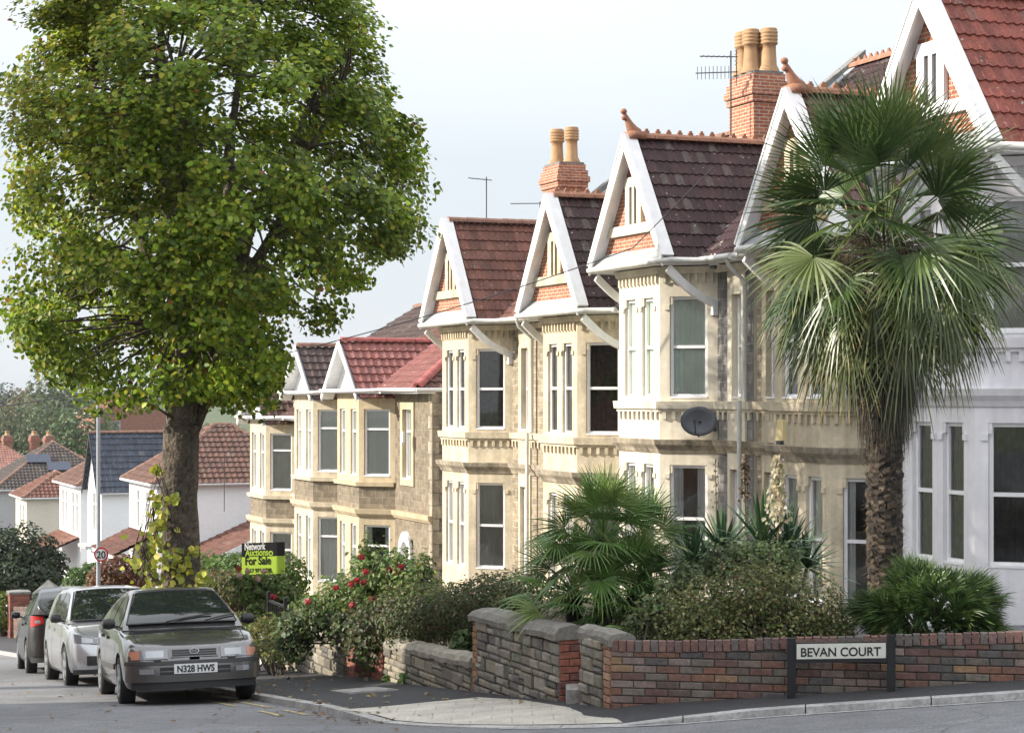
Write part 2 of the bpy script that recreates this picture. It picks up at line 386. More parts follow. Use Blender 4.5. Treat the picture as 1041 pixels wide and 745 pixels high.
def ridge_row(mb, a, b, r=.13, crest=False, seg=.45, mi=0):
    """half-round ridge tiles from a to b, crest knobs if wanted"""
    a=np.array(a,float); b=np.array(b,float); L=np.linalg.norm(b-a); d=(b-a)/L; n=max(1,int(L/seg)); sd=np.cross(d,(0,0,1)); sd/=np.linalg.norm(sd); up=np.cross(sd,d)
    for k in range(n):
        p=a+d*(L*k/n+.006); q=a+d*(L*(k+1)/n-.006); rr=r*random.uniform(.96,1.04)
        ring=lambda c,s: [c+sd*s*math.cos(t)*1.15+up*(s*math.sin(t)-.05) for t in np.linspace(0,PI,7)]
        mb.grid([ring(p,rr*.5),ring(p,rr),ring(q,rr*.96),ring(q,rr*.5)],mi=mi)
        if crest:
            for j in range(2):
                c=p+(q-p)*(.25+.5*j)+up*(rr-.07)
                mb.obox(c-d*.055-sd*.02,d*.11,sd*.04,up*.06,mi=mi); mb.obox(c-d*.03-sd*.018+up*.06,d*.06,sd*.036,up*.04,mi=mi)
def chimney(parent, mirror, c, sx, sy, z0, z1, pots, brickm=None, potm=None, ph=.96, pr=.185):
    mb=MB(); x,y=c; h=z1-z0
    mb.box(x-sx/2,x+sx/2,y-sy/2,y+sy/2,z0,z1-.62*min(1,h/2))
    zc=z1-.62*min(1,h/2)
    for k,(e,hh) in enumerate([(.05,.15),(.09,.15),(.05,.16),(.0,.16)]):
        hh*=min(1,h/2); mb.box(x-sx/2-e,x+sx/2+e,y-sy/2-e,y+sy/2+e,zc,zc+hh); zc+=hh
    s=mb.build('chimney_stack',brickm or M_BRICK,parent,mirror=mirror)
    cap=MB(); cap.box(x-sx/2+.03,x+sx/2-.03,y-sy/2+.03,y+sy/2-.03,zc-.01,zc+.06); cap.build('mortar_cap',M_COPING,s,mirror=mirror)
    for px,py in pots:
        p=MB(); b=zc+.055; r=pr
        prof=[(r*1.25,0),(r*1.25,.05),(r*.95,.16),(r*.85,.5*ph),(r*.84,.62*ph)]
        for k in range(4): z=.64*ph+k*.08*ph; prof+=[(r*1.05,z),(r*1.1,z+.045*ph),(r*.92,z+.055*ph)]
        prof+=[(r*1.02,.97*ph),(r*.9,ph),(r*.7,ph),(r*.7,ph-.2)]
        p.lathe((x+px,y+py,b),prof,14); p.build('chimney_pot',potm or M_BUFFPOT,s,mirror=mirror,smooth=True)
    return s

def scroll_finial(parent, mirror, x, y, z):
    mb=MB(); k=.62; pts=[(x,y+.30*k+q[0]*k,z+q[1]*k) for q in ((.0,-.02),(-.14,.12),(-.25,.30),(-.32,.45),(-.40,.58),(-.44,.66))]
    mb.tube(pts,[.15,.12,.085,.06,.045,.04],8)
    mb.lathe((x,y-.09,z+.43),[(.015,-.06),(.055,-.04),(.07,0),(.055,.04),(.015,.06)],10)
    mb.lathe((x,y-.08,z+.30),[(.02,-.05),(.05,-.03),(.06,0),(.05,.03),(.02,.05)],10)
    mb.box(x-.17,x+.17,y-.02,y+.35,z-.12,z+.03)
    return mb.build('finial',M_TERRA,parent,mirror=mirror,smooth=True)

def terraced_house(u, m, z, wl, wr, label, stone=None, tile=(.1,.05,.04), lichen=0., side=None, curtF=None, curtG=None, curtS=None,
                   rub=None, finial=True, crest=True, stack=None, gable_mat=None, sill_mat=None, gtile=None):
    """a bay-fronted house; local x along the street (mirrored when m<0), y into the plot, z up. wl: party wall beside the bay, wr: beyond the door"""
    mir=m<0; X,Yw=XY(u,.28)
    root=empty('terraced_house',(X,Yw,z),math.atan2(-C_,S_),label,'house','bay-fronted terraced houses')
    stone=stone or M_STONE; rub=rub or M_RUBBLE; mould=sill_mat or M_STONE_D
    f0,f1=(-.95,0.),(.95,0.); r1=(1.72,.87); l0=(-1.72,.87); BW=.87
    FFz=(4.03,6.0); GFz=(.6,2.7)
    fh=[(.27,.81),(1.09,1.63)]; sl=math.hypot(.77,.87); sh=(.20,sl-.2)
    def hl(h): return [(a,b,*FFz) for a,b in h]+[(a,b,*GFz) for a,b in h]
    top=6.60
    bay=MB()
    wall_panel(bay,f0,f1,-1.5,top,hl(fh)); wall_panel(bay,f1,r1,-1.5,top,hl([sh])); wall_panel(bay,l0,f0,-1.5,top,hl([sh]))
    for (a,b,hs) in ((f0,f1,fh),(f1,r1,[sh]),(l0,f0,[sh])):      # shouldered heads and little capitals beside every light
        a_=np.array(a);b_=np.array(b);t=(b_-a_)/np.linalg.norm(b_-a_);out=np.array((t[1],-t[0]))
        for s0,s1 in hs:
            for zt in (FFz[1],GFz[1]):
                for s,w in ((s0,.055),(s1-.055,.055)):
                    bay.obox((*(a_+t*s-out*.155),zt-.16),(*(t*w),0),(*(out*.145),0),(0,0,.157))
                for s in (s0-.10,s1-.0):
                    bay.obox((*(a_+t*s-out*.02),zt-.26),(*(t*.10),0),(*(out*.05),0),(0,0,.09))
    bay.build('bay',stone,root,mirror=mir)
    # recessed front between the bay and the door-side party wall
    w=wr-r1[0]; A=(r1[0],BW); sur=(.48,min(1.22,w-.25))
    fw=MB(); dw=(.56,min(1.14,w-.33))
    wall_panel(fw,A,(r1[0]+sur[0],BW),-1.5,top-.02,[],mi=0); wall_panel(fw,(r1[0]+sur[1],BW),(wr,BW),-1.5,top-.02,[],mi=0)
    wall_panel(fw,(-wl,BW),l0,-1.5,top-.02,[],mi=0)
    a=(r1[0]+sur[0],BW-.04); b=(r1[0]+sur[1],BW-.04); ffh=(.17,sur[1]-sur[0]-.15,*FFz); gfh=(.10,sur[1]-sur[0]-.08,.05,2.65)
    wall_panel(fw,a,b,-1.5,top-.02,[ffh,gfh],depth=.2,mi=1)
    for s in (a,b): fw.face([(s[0],BW-.04,-1.5),(s[0],BW,-1.5),(s[0],BW,top-.02),(s[0],BW-.04,top-.02)],mi=1)
    fw.build('front_wall',[rub,stone],root,mirror=mir)
    body=MB()                                                     # party walls, back wall, gables of the main roof
    yb=11.9; ze=6.6; yr=6.2; zr=11.2
    for x in (-wl+.003,wr-.003):
        body.face([(x,BW+.01,-1.5),(x,yb,-1.5),(x,yb,ze),(x,yr,zr),(x,BW+.01,ze+.3)])
    body.face([(-wl,yb,-1.5),(wr,yb,-1.5),(wr,yb,ze),(-wl,yb,ze)])
    body.build('rear_wall',side or M_CRENDER,root,mirror=mir)
    line=[(-wl,BW),l0,f0,f1,r1,(wr,BW)]
    mb=MB(); band(mb,line,3.80,3.95,.10,d1=.12); band(mb,line,3.74,3.80,.05)
    blocks_along(mb,[l0,f0,f1,r1,(wr,BW)],3.60,3.74,.05,.075,.19)
    mb.build('sill_course',stone,root,mirror=mir)
    mb=MB(); band(mb,line,3.10,3.20,.14,d1=.17); band(mb,line,3.02,3.10,.07,d1=.14); band(mb,line,2.94,3.02,.03,d1=.07)
    mb.build('string_course',mould,root,mirror=mir)
    mb=MB(); band(mb,line,6.45,6.58,.06,d1=.11); blocks_along(mb,[l0,f0,f1,r1],6.27,6.45,.055,.06,.16); mb.build('eaves_course',stone,root,mirror=mir)
    # windows
    C1=curtF or M_CURT_B; C2=curtG or M_CURT_B; C3=curtS or C1
    for zz,cc in ((FFz,C1),(GFz,C2)):
        for h in fh: window(root,f0,f1,(*h,*zz),mir,curtain=cc)
        window(root,f1,r1,(*sh,*zz),mir,curtain=C3 if zz is FFz else cc); window(root,l0,f0,(*sh,*zz),mir,curtain=cc)
    window(root,a,b,ffh,mir,curtain=C1,depth=.12)
    d=MB(); t=gfh; x0=a[0]+t[0]; x1=a[0]+t[1]; y=a[1]+.12
    d.box(x0+.003,x1-.003,y,y+.06,.05,2.1); d.box(x0+.003,x1-.003,y,y+.05,2.55,2.647); d.box(x0+.003,x0+.07,y-.02,y,.05,2.6); d.box(x1-.07,x1-.003,y-.02,y,.05,2.6)
    for k in range(2): d.box(x0+.12,x1-.12,y-.015,y,.3+k*.9,.95+k*.9)
    dr=d.build('door',M_WHITE,root,mirror=mir)
    g=MB(); g.box(x0+.07,x1-.07,y+.01,y+.03,2.1,2.55); g.build('fanlight',M_GLASS,dr,mirror=mir)
    # main roof
    tl=math.hypot(5.75,zr-6.66+.12); es=np.array((0,5.75,zr-6.54)); es/=np.linalg.norm(es)
    r=MB(); tile_plane(r,(-wl,.45,6.66),(1,0,0),es,wl+wr,np.linalg.norm((5.75,zr-6.54)),tilecol(tile,.25,lichen))
    r.face([(-wl,6.2,zr+.12),(wr,6.2,zr+.12),(wr,12.2,6.5),(-wl,12.2,6.5)],col=tile)
    r.face([(-wl,.45,6.63),(wr,.45,6.63),(wr,6.2,zr+.04),(-wl,6.2,zr+.04)],col=tile)
    main=r.build('roof',M_TILE,root,mirror=mir)
    mb=MB(); ridge_row(mb,(-wl+.02,6.2,zr+.16),(wr-.02,6.2,zr+.16),.14,crest); mb.build('ridge_tiles',M_TERRA if crest else M_RIDGE,main,mirror=mir)
    # gable roof over the bay
    gz=9.2; hw=1.70; e0=6.70; yf=-.30; ybk=3.75
    gr=MB(); sl_=math.hypot(hw,gz-e0); gt=gtile or tile
    tile_plane(gr,(hw,yf+.25,e0),(0,1,0),np.array((-hw,0,gz-e0))/sl_,ybk-yf-.25,sl_,tilecol(gt,.25,lichen))
    tile_plane(gr,(-hw,yf+.25,e0),(0,1,0),np.array((hw,0,gz-e0))/sl_,ybk-yf-.25,sl_,tilecol(gt,.25,lichen))
    for s in (1,-1): gr.face([(s*hw,yf+.05,e0-.03),(0,yf+.05,gz-.03),(0,ybk,gz-.03),(s*hw,ybk,e0-.03)],col=gt)
    g=gr.build('gable_roof',M_TILE,root,mirror=mir)
    mb=MB(); ridge_row(mb,(0,yf+.1,gz+.07),(0,ybk,gz+.07),.13,crest); mb.build('ridge_tiles',M_TERRA if crest else M_RIDGE,g,mirror=mir)
    mb=MB()
    for s in (1,-1):
        k=(zr-6.54)/5.75; n=8
        for q in range(n):                                            # lead valleys where the two roofs meet
            P=lambda t: np.array((s*hw*(1-t), .45+((e0+(gz-e0)*t)-6.60)/k, e0+(gz-e0)*t+.075))
            mb.beam(P(q/n),P((q+1)/n),.24,.02)
    mb.build('valley_flashing',M_LEAD,g,mirror=mir)
    if finial: scroll_finial(g,mir,0,yf+.05,gz+.12)
    # gable face
    gf=MB(); zz=6.9; hx=lambda z: hw*(gz-z)/(gz-e0)
    gf.face([(-hx(zz),-.06,zz),(hx(zz),-.06,zz),(0,-.06,gz-.02)],mi=0)
    gp=gf.build('gable',gable_mat or M_BRICK,root,mirror=mir)
    mb=MB(); z1,z2=7.30,7.50; mb.hexa([(-hx(z1)+.02,-.14,z1),(hx(z1)-.02,-.14,z1),(hx(z1)-.02,-.062,z1),(-hx(z1)+.02,-.062,z1),(-hx(z2)+.02,-.14,z2),(hx(z2)-.02,-.14,z2),(hx(z2)-.02,-.062,z2),(-hx(z2)+.02,-.062,z2)])
    x=.30; zt=8.25
    for q in (-.34,-.11,.0,.2): pass
    for x0_,x1_ in ((-.36,-.17),(-.045,.045),(.17,.36)): mb.box(x0_,x1_,-.14,-.062,z2+.003,zt)
    mb.hexa([(-.42,-.14,zt),(.42,-.14,zt),(.42,-.062,zt),(-.42,-.062,zt),(-.34,-.14,zt+.2),(.34,-.14,zt+.2),(.34,-.062,zt+.2),(-.34,-.062,zt+.2)])
    mb.build('gable_panel',stone,gp,mirror=mir)
    mb=MB()
    for x0_,x1_ in ((-.168,-.047),(.047,.168)): mb.face([(x0_,-.10,z2+.01),(x1_,-.10,z2+.01),(x1_,-.10,zt),(x0_,-.10,zt)])
    mb.build('slit_opening',M_CURT_D,gp,mirror=mir)
    ap=MB(); P=[(-hw-.02,yf-.02,6.70),(hw+.02,yf-.02,6.70),(hx(6.98),-.063,6.98),(-hx(6.98),-.063,6.98)]
    ap.face(P); ap.face([P[0],P[3],(-hw,-.063,6.66)]); ap.face([P[1],(hw,-.063,6.66),P[2]]); ap.build('lead_apron',M_LEAD,gp,mirror=mir)
    for s in (1,-1):
        a_=np.array((s*(hw+.02),0,e0-.0)); d_=np.array((-s*hw,0,gz-e0+.03)); L=np.linalg.norm(d_); dn=d_/L; nn=np.array((s*dn[2],0,abs(dn[0])))
        bb=MB(); wd=.15
        # board: runs along the slope, hangs wd below the tile line; ends cut plumb at the apex
        def ring(t): 
            p=np.array((s*(hw+.02)*(1-t),0,e0+(gz-e0+.03)*t)); return p
        lo,hi=ring(0),ring(1); drop=wd/abs(dn[0])*1.0
        o4=[]
        for p in (lo,hi): o4+= [p+np.array((0,0,.06)), p-np.array((0,0,drop if p is hi else drop*.55))]
        if s<0: pass
        y0,y1=yf-.045,yf
        bb.hexa([(*o4[1][[0]],y0,o4[1][2]),(*o4[3][[0]],y0,o4[3][2]),(*o4[3][[0]],y1,o4[3][2]),(*o4[1][[0]],y1,o4[1][2]),
                 (*o4[0][[0]],y0,o4[0][2]),(*o4[2][[0]],y0,o4[2][2]),(*o4[2][[0]],y1,o4[2][2]),(*o4[0][[0]],y1,o4[0][2])])
        # sloping soffit board under the overhang
        sA=lo-np.array((0,0,.07)); sB=hi-np.array((0,0,.07))
        bb.face([(sA[0],yf+.001,sA[2]),(sB[0],yf+.001,sB[2]),(sB[0],-.065,sB[2]),(sA[0],-.065,sA[2])])
        bo=bb.build('bargeboard',M_WHITE,root,mirror=mir)
        cp=MB(); cp.obox(lo+np.array((0,yf-.06,.03))+nn*.03,hi-lo,np.array((0,.26,0)),nn*.045); cp.build('verge_capping',M_WHITE,bo,mirror=mir)
        br=MB(); xs=s*(hw-.02); pts=[]; n=9                               # curved timber bracket under the gable foot
        for q in range(n):
            t=q/(n-1); yy=.84-1.02*t; zz_=5.86+.66*t+.16*math.sin(t*PI)*(-1)*.6
            pts.append((xs,yy,zz_))
        rows=[]
        for (px,py,pz) in pts: rows.append([(px-.045,py-.045,pz-.065),(px+.045,py-.045,pz-.065),(px+.045,py+.035,pz+.065),(px-.045,py+.035,pz+.065)])
        br.grid(rows,closed=True); br.face(rows[0]); br.face(rows[-1][::-1])
        br.box(xs-.07,xs+.07,.76,.865,5.62,5.9); br.build('bracket',M_WHITE,root,mirror=mir)
    so=MB(); so.hexa([(-hw,yf,6.605),(hw,yf,6.605),(hw,.9,6.605),(-hw,.9,6.605),(-hw,yf,6.65),(hw,yf,6.65),(hw,.9,6.65),(-hw,.9,6.65)])
    so.box(hw+.002,wr,.42,.9,6.605,6.65); so.box(-wl,-hw-.002,.42,.9,6.605,6.65)
    so.build('soffit',M_WHITE,root,mirror=mir)
    gu=MB(); pts=[(-wl,.38,6.66),(-hw-.22,.34,6.66),(-hw-.12,-.2,6.65),(-hw+.1,yf-.09,6.65),(hw-.1,yf-.09,6.65),(hw+.12,-.2,6.66),(hw+.22,.32,6.66),(wr,.38,6.67)]
    gu.tube(pts,.062,8); gu.build('gutter',M_GUTTER,root,mirror=mir,smooth=True)
    if stack:
        chimney(root,mir,(-wl,3.85),1.1,.78,7.6,11.0,stack)
        cp=MB(); k=(zr-6.54)/5.75
        cp.hexa([(-wl-.16,1.2,6.54+.75*k+.05),(-wl+.16,1.2,6.54+.75*k+.05),(-wl+.16,6.5,zr+.25),(-wl-.16,6.5,zr+.25),(-wl-.16,1.2,6.54+.75*k+.42),(-wl+.16,1.2,6.54+.75*k+.42),(-wl+.16,6.5,zr+.55),(-wl-.16,6.5,zr+.55)])
        cp.build('party_coping',M_COPING,root,mirror=mir)
        ld=MB(); ld.hexa([(-wl+.16,1.2,6.54+.75*k+.08),(-wl+.42,1.2,6.54+.75*k+.08),(-wl+.42,6.2,zr+.15),(-wl+.16,6.2,zr+.15),(-wl+.16,1.2,6.54+.75*k+.14),(-wl+.42,1.2,6.54+.75*k+.14),(-wl+.42,6.2,zr+.21),(-wl+.16,6.2,zr+.21)])
        ld.build('party_flashing',M_LEAD,root,mirror=mir)
    if m<0: return root
    dp=MB(); xd=wr-.12; yd=BW-.11
    dp.tube([(xd,.38,6.62),(xd,.42,6.5),(xd,yd,6.2),(xd,yd,3.98)],.045,8); dp.tube([(xd,yd-.12,3.97),(xd,yd-.12,.0)],.045,8)
    dp.build('drainpipe',M_GUTTER,root,mirror=mir,smooth=True)
    return root

HL='%s'
Z1,Z2,Z3=-4.90,-4.10,-3.13
h1=terraced_house(-10.9,1,Z1,2.0,3.35,'cream stone bay house with sunlit brown-red tiles, lowest of the tall brick-gabled row',tile=(.165,.070,.050),finial=False,crest=False,curtF=M_CURT_D,curtG=M_CURT_B,stack=[(-.25,-.1),(.27,.1)])
h2=terraced_house(-4.2,-1,Z1,2.1,3.35,'cream stone bay house with dark speckled roof and black vertical blinds upstairs',tile=(.050,.025,.026),lichen=.10,finial=False,curtF=M_CURT_D,curtG=M_CURT_B)
h3=terraced_house(-.15,1,Z2,2.1,3.15,'pale cream house with green curtains, purple-brown roof and a satellite dish',stone=M_STONE_P,tile=(.056,.026,.028),lichen=.07,curtF=M_CURT_G,curtG=M_NET,rub=M_RUBBLE_G,stack=[(-.3,-.18),(.05,-.18),(-.3,.2),(.3,.12)])
h4=terraced_house(6.3,-1,Z2,2.1,3.15,'cream stone house behind the tall palm with a yellow-white alarm box on its bay',stone=M_STONE,tile=(.12,.052,.042),lichen=.04,curtF=M_CURT_D,curtG=M_NET)
h5=terraced_house(10.35,1,Z3,2.1,3.15,'white painted bay house with bright red tiles at the right edge',stone=M_WPAINT,sill_mat=M_WPAINT,tile=(.24,.070,.050),lichen=.02,curtF=M_CURT_B,curtG=M_CURT_D,stack=[(-.3,-.18),(.3,.12)],finial=False)  # dark downstairs curtain stands in for the unlit room
# ------------------------------------------------------------------ the lower houses of the row
def semi_house(u, m, z, wl, wr, label, tile, gtile=None, hip=False, rub=None, stone=None, curt=None, arch=True, gab=None, low=None):
    mir=m<0; X,Yw=XY(u,.28); stone=stone or M_STONE; rub=rub or M_RUBBLE_D
    root=empty('semi_detached_house',(X,Yw,z),math.atan2(-C_,S_),label,'house','lower bay houses down the hill')
    f0,f1=(-1.08,0.),(1.08,0.); r1=(1.85,.85); l0=(-1.85,.85); BW=.85; top=6.5
    FF=(4.02,5.95); GF=(.6,2.6); fh=[(.24,.82),(1.34,1.92)]; sl=math.hypot(.77,.85); sh=(.16,sl-.16)
    for zz,(za,zb),nm in ((FF,(3.78,top),'upper_bay'),(GF,(-1.5,2.98),'lower_bay')):
        bay=MB()
        wall_panel(bay,f0,f1,za,zb,[(*h,*zz) for h in fh]); wall_panel(bay,f1,r1,za,zb,[(*sh,*zz)]); wall_panel(bay,l0,f0,za,zb,[(*sh,*zz)])
        bay.build(nm,stone,root,mirror=mir)
    line=[(-wl,BW),l0,f0,f1,r1,(wr,BW)]
    ap=MB(); 
    for a,b in ((l0,f0),(f0,f1),(f1,r1)): wall_panel(ap,a,b,2.98,3.78,[])
    ap.build('bay_apron',rub,root,mirror=mir)
    mb=MB(); band(mb,[l0,f0,f1,r1],3.72,3.84,.10,d1=.12); mb.build('sill_course',stone,root,mirror=mir)
    mb=MB(); band(mb,line,2.92,3.06,.12,d1=.15); band(mb,line,2.84,2.92,.05,d1=.1); mb.build('string_course',stone,root,mirror=mir)
    fw=MB(); A=(r1[0],BW); w=wr-r1[0]; wx=(.75,1.55)
    a=(r1[0]+wx[0]-.18,BW-.04); b=(r1[0]+wx[1]+.18,BW-.04)
    wall_panel(fw,A,(wr,BW),-1.5,top,[(wx[0],wx[1],4.0,5.95,),(.5,1.6,-.2,2.3)],mi=0)
    wall_panel(fw,(-wl,BW),l0,-1.5,top,[],mi=0)
    wall_panel(fw,a,b,3.8,6.15,[(.19,.19+wx[1]-wx[0]-.02,4.0,5.95)],depth=.2,mi=1)
    for s in (a,b): fw.face([(s[0],BW-.04,3.8),(s[0],BW,3.8),(s[0],BW,6.15),(s[0],BW-.04,6.15)],mi=1)
    fw.build('front_wall',[rub,stone],root,mirror=mir)
    sw=MB(); yb=10.; pit=.60; yr=5.2; zr=6.5+(yr-.4)*pit
    for x in (wr-.002,-wl+.002): 
        if hip and x>0: sw.face([(x,BW,-1.5),(x,yb,-1.5),(x,yb,6.45),(x,BW,6.45)])
        else: sw.face([(x,BW,-1.5),(x,yb,-1.5),(x,yb,6.45),(x,yr,zr-.05),(x,BW,6.6)])
    sw.face([(-wl,yb,-1.5),(wr,yb,-1.5),(wr,yb,6.45),(-wl,yb,6.45)])
    sw.build('side_wall',M_RUBBLE_G,root,mirror=mir)
    q=MB()                                                            # quoins on the corner
    for k in range(22):
        e=.30 if k%2 else .18; f=.18 if k%2 else .30
        q.box(wr-e,wr+.022,BW-.022,BW+f,-1.2+k*.35,-1.2+k*.35+.33)
    q.build('quoins',M_STONE_D,root,mirror=mir)
    cu=curt or M_NET
    for zz in (FF,GF):
        for h in fh: window(root,f0,f1,(*h,*zz),mir,curtain=cu,rail=.66)
        window(root,f1,r1,(*sh,*zz),mir,curtain=cu,rail=.7); window(root,l0,f0,(*sh,*zz),mir,curtain=cu,rail=.7)
    window(root,a,b,(.19,.19+wx[1]-wx[0]-.02,4.0,5.95),mir,curtain=cu,rail=.68,depth=.12)
    d=MB(); x0=r1[0]+.5; x1=r1[0]+1.6; xm=(x0+x1)/2; y=BW+.3                        # arched doorway with a pale surround
    d.box(xm-.5,xm+.5,y,y+.05,-.2,2.35)
    for k in range(2): d.box(xm-.38+k*.42,xm-.04+k*.42,y-.015,y,.2,1.7)
    dr=d.build('door',M_UPVC,root,mirror=mir)
    s=MB(); n=14; pr=[(xm-.55*math.cos(t*PI/n),1.75+.75*math.sin(t*PI/n)) for t in range(n+1)]; ri=[(xm-.38*math.cos(t*PI/n),1.70+.52*math.sin(t*PI/n)) for t in range(n+1)]
    out=[(xm-.55,-.2)]+pr+[(xm+.55,-.2)]; inn=[(xm-.38,-.2)]+ri+[(xm+.38,-.2)]
    yy=BW-.09
    s.grid([[(px,BW-.005,pz) for px,pz in out],[(px,yy,pz) for px,pz in out],[(px,yy,pz) for px,pz in inn],[(px,BW+.28,pz) for px,pz in inn]])
    s.build('door_arch',M_WHITE,root,mirror=mir)
    # roofs
    es=np.array((0,1.,pit)); es/=np.linalg.norm(es); SL=(yr-.4)/es[1]; hx=(lambda s: (0,wl+wr-max(0,(s*es[1])*1.0))) if hip else None
    colA=tilecol(tile,.2,.02); colB=tilecol(low or tile,.16,0)
    r=MB(); tile_plane(r,(-wl,.4,6.52),(1,0,0),es,wl+wr+.0,SL,lambda x,s:(colB if s<2.6 else colA)(x,s),hx,tw=.24,ch=.34,amp=.045,step=.045)
    if hip:
        H=yr-.4; r2=wr; 
        tile_plane(r,(wr,.4+2*H,6.52),(0,-1,0),np.array((-1.,0,pit))/math.hypot(1,pit),2*H,SL,colA,lambda s:(s*es[1],2*H-s*es[1]),tw=.24,ch=.34,amp=.045,step=.045)
        r.face([(-wl,yr,zr),(wr-H,yr,zr),(wr,.4+2*H,6.5),(-wl,.4+2*H,6.5)],col=tile)
    else: r.face([(-wl,yr,zr),(wr,yr,zr),(wr,10.3,6.45),(-wl,10.3,6.45)],col=tile)
    main=r.build('roof',M_TILE,root,mirror=mir)
    mb=MB(); ridge_row(mb,(-wl+.05,yr,zr+.1),(wr-(yr-.4 if hip else .05),yr,zr+.1),.13)
    rm=mat('red_ridge_tile',(.33,.085,.075),.7,noise=[(5,.3)])
    if hip: ridge_row(mb,(wr-.02,.42,6.62),(wr-(yr-.4),yr,zr+.1),.13)
    mb.build('ridge_tiles',rm if low else M_RIDGE,main,mirror=mir)
    gz=7.93; e0=6.52; hw=1.55; yf=-.28; ybk=.4+(gz-6.5)/pit+.2; gt=gtile or tile; gr=MB(); L=math.hypot(hw,gz-e0)
    for s_ in (1,-1): 
        tile_plane(gr,(s_*hw*1.18,yf+.06,e0-.25),(0,1,0),np.array((-s_*hw,0,gz-e0))/L,ybk-yf,L*1.17,tilecol(gt,.16,0),tw=.24,ch=.34,amp=.045,step=.045)
        gr.face([(s_*hw*1.15,yf+.08,e0-.24),(0,yf+.08,gz-.04),(0,ybk,gz-.04),(s_*hw*1.15,ybk,e0-.24)],col=gt)
    g=gr.build('gable_roof',M_TILE,root,mirror=mir)
    mb=MB(); ridge_row(mb,(0,yf+.06,gz+.06),(0,ybk,gz+.06),.13); mb.build('ridge_tiles',rm if low else M_RIDGE,g,mirror=mir)
    gf=MB(); gf.face([(-hw+.05,.08,e0+.0),(hw-.05,.08,e0),(0,.08,gz-.05)]); gf.build('gable',gab or M_WRENDER,root,mirror=mir)
    for s_ in (1,-1):
        bb=MB(); x=s_*hw*1.15; z0=e0-.24
        bb.hexa([(x,yf-.04,z0-.07),(0,yf-.04,gz-.17),(0,yf,gz-.17),(x,yf,z0-.12),(x,yf-.04,z0+.08),(0,yf-.04,gz+.06),(0,yf,gz+.06),(x,yf,z0+.08)])
        bb.face([(x,yf+.002,z0-.06),(0,yf+.002,gz-.08),(0,.078,gz-.08),(x,.078,z0-.06)])
        bb.build('bargeboard',M_WHITE,root,mirror=mir)
    so=MB(); so.box(-hw*1.15,hw*1.15,yf+.01,.9,6.40,6.44); so.box(hw*1.15+.002,wr+.1,.38,.9,6.40,6.44); so.build('soffit',M_WHITE,root,mirror=mir)
    gu=MB(); gu.tube([(-hw*1.2,.3,6.5),(-hw*1.15,yf-.05,6.48),(hw*1.15,yf-.05,6.48),(hw*1.25,.3,6.5),(wr+.08,.34,6.5)],.06,6)
    if hip: gu.tube([(wr+.1,.34,6.5),(wr+.1,9.,6.5)],.06,6)
    gu.build('gutter',M_UPVC,root,mirror=mir,smooth=True)
    return root
RED=(.24,.092,.080)
s1=semi_house(-20.1,1,-6.40,2.4,5.1,'bay house with bright pink-red roof and an arched white doorway',(.13,.06,.045),gtile=RED,low=RED,hip=True,stone=mat('tan_stone',(.55,.45,.30),.85,noise=[(1.3,.15),(9,.1)],stain=.2))
s2=semi_house(-24.9,-1,-6.45,2.4,4.2,'half-hidden bay house with dark grey gable beside the red-roofed one',(.075,.05,.045),gtile=(.075,.05,.045),stone=M_STONE)
s3=semi_house(-30.7,1,-7.30,2.2,3.6,'dark-roofed bay house beside the tree trunk with grey window slats',(.10,.05,.04),stone=M_STONE,curt=M_CURT_B,hip=True)

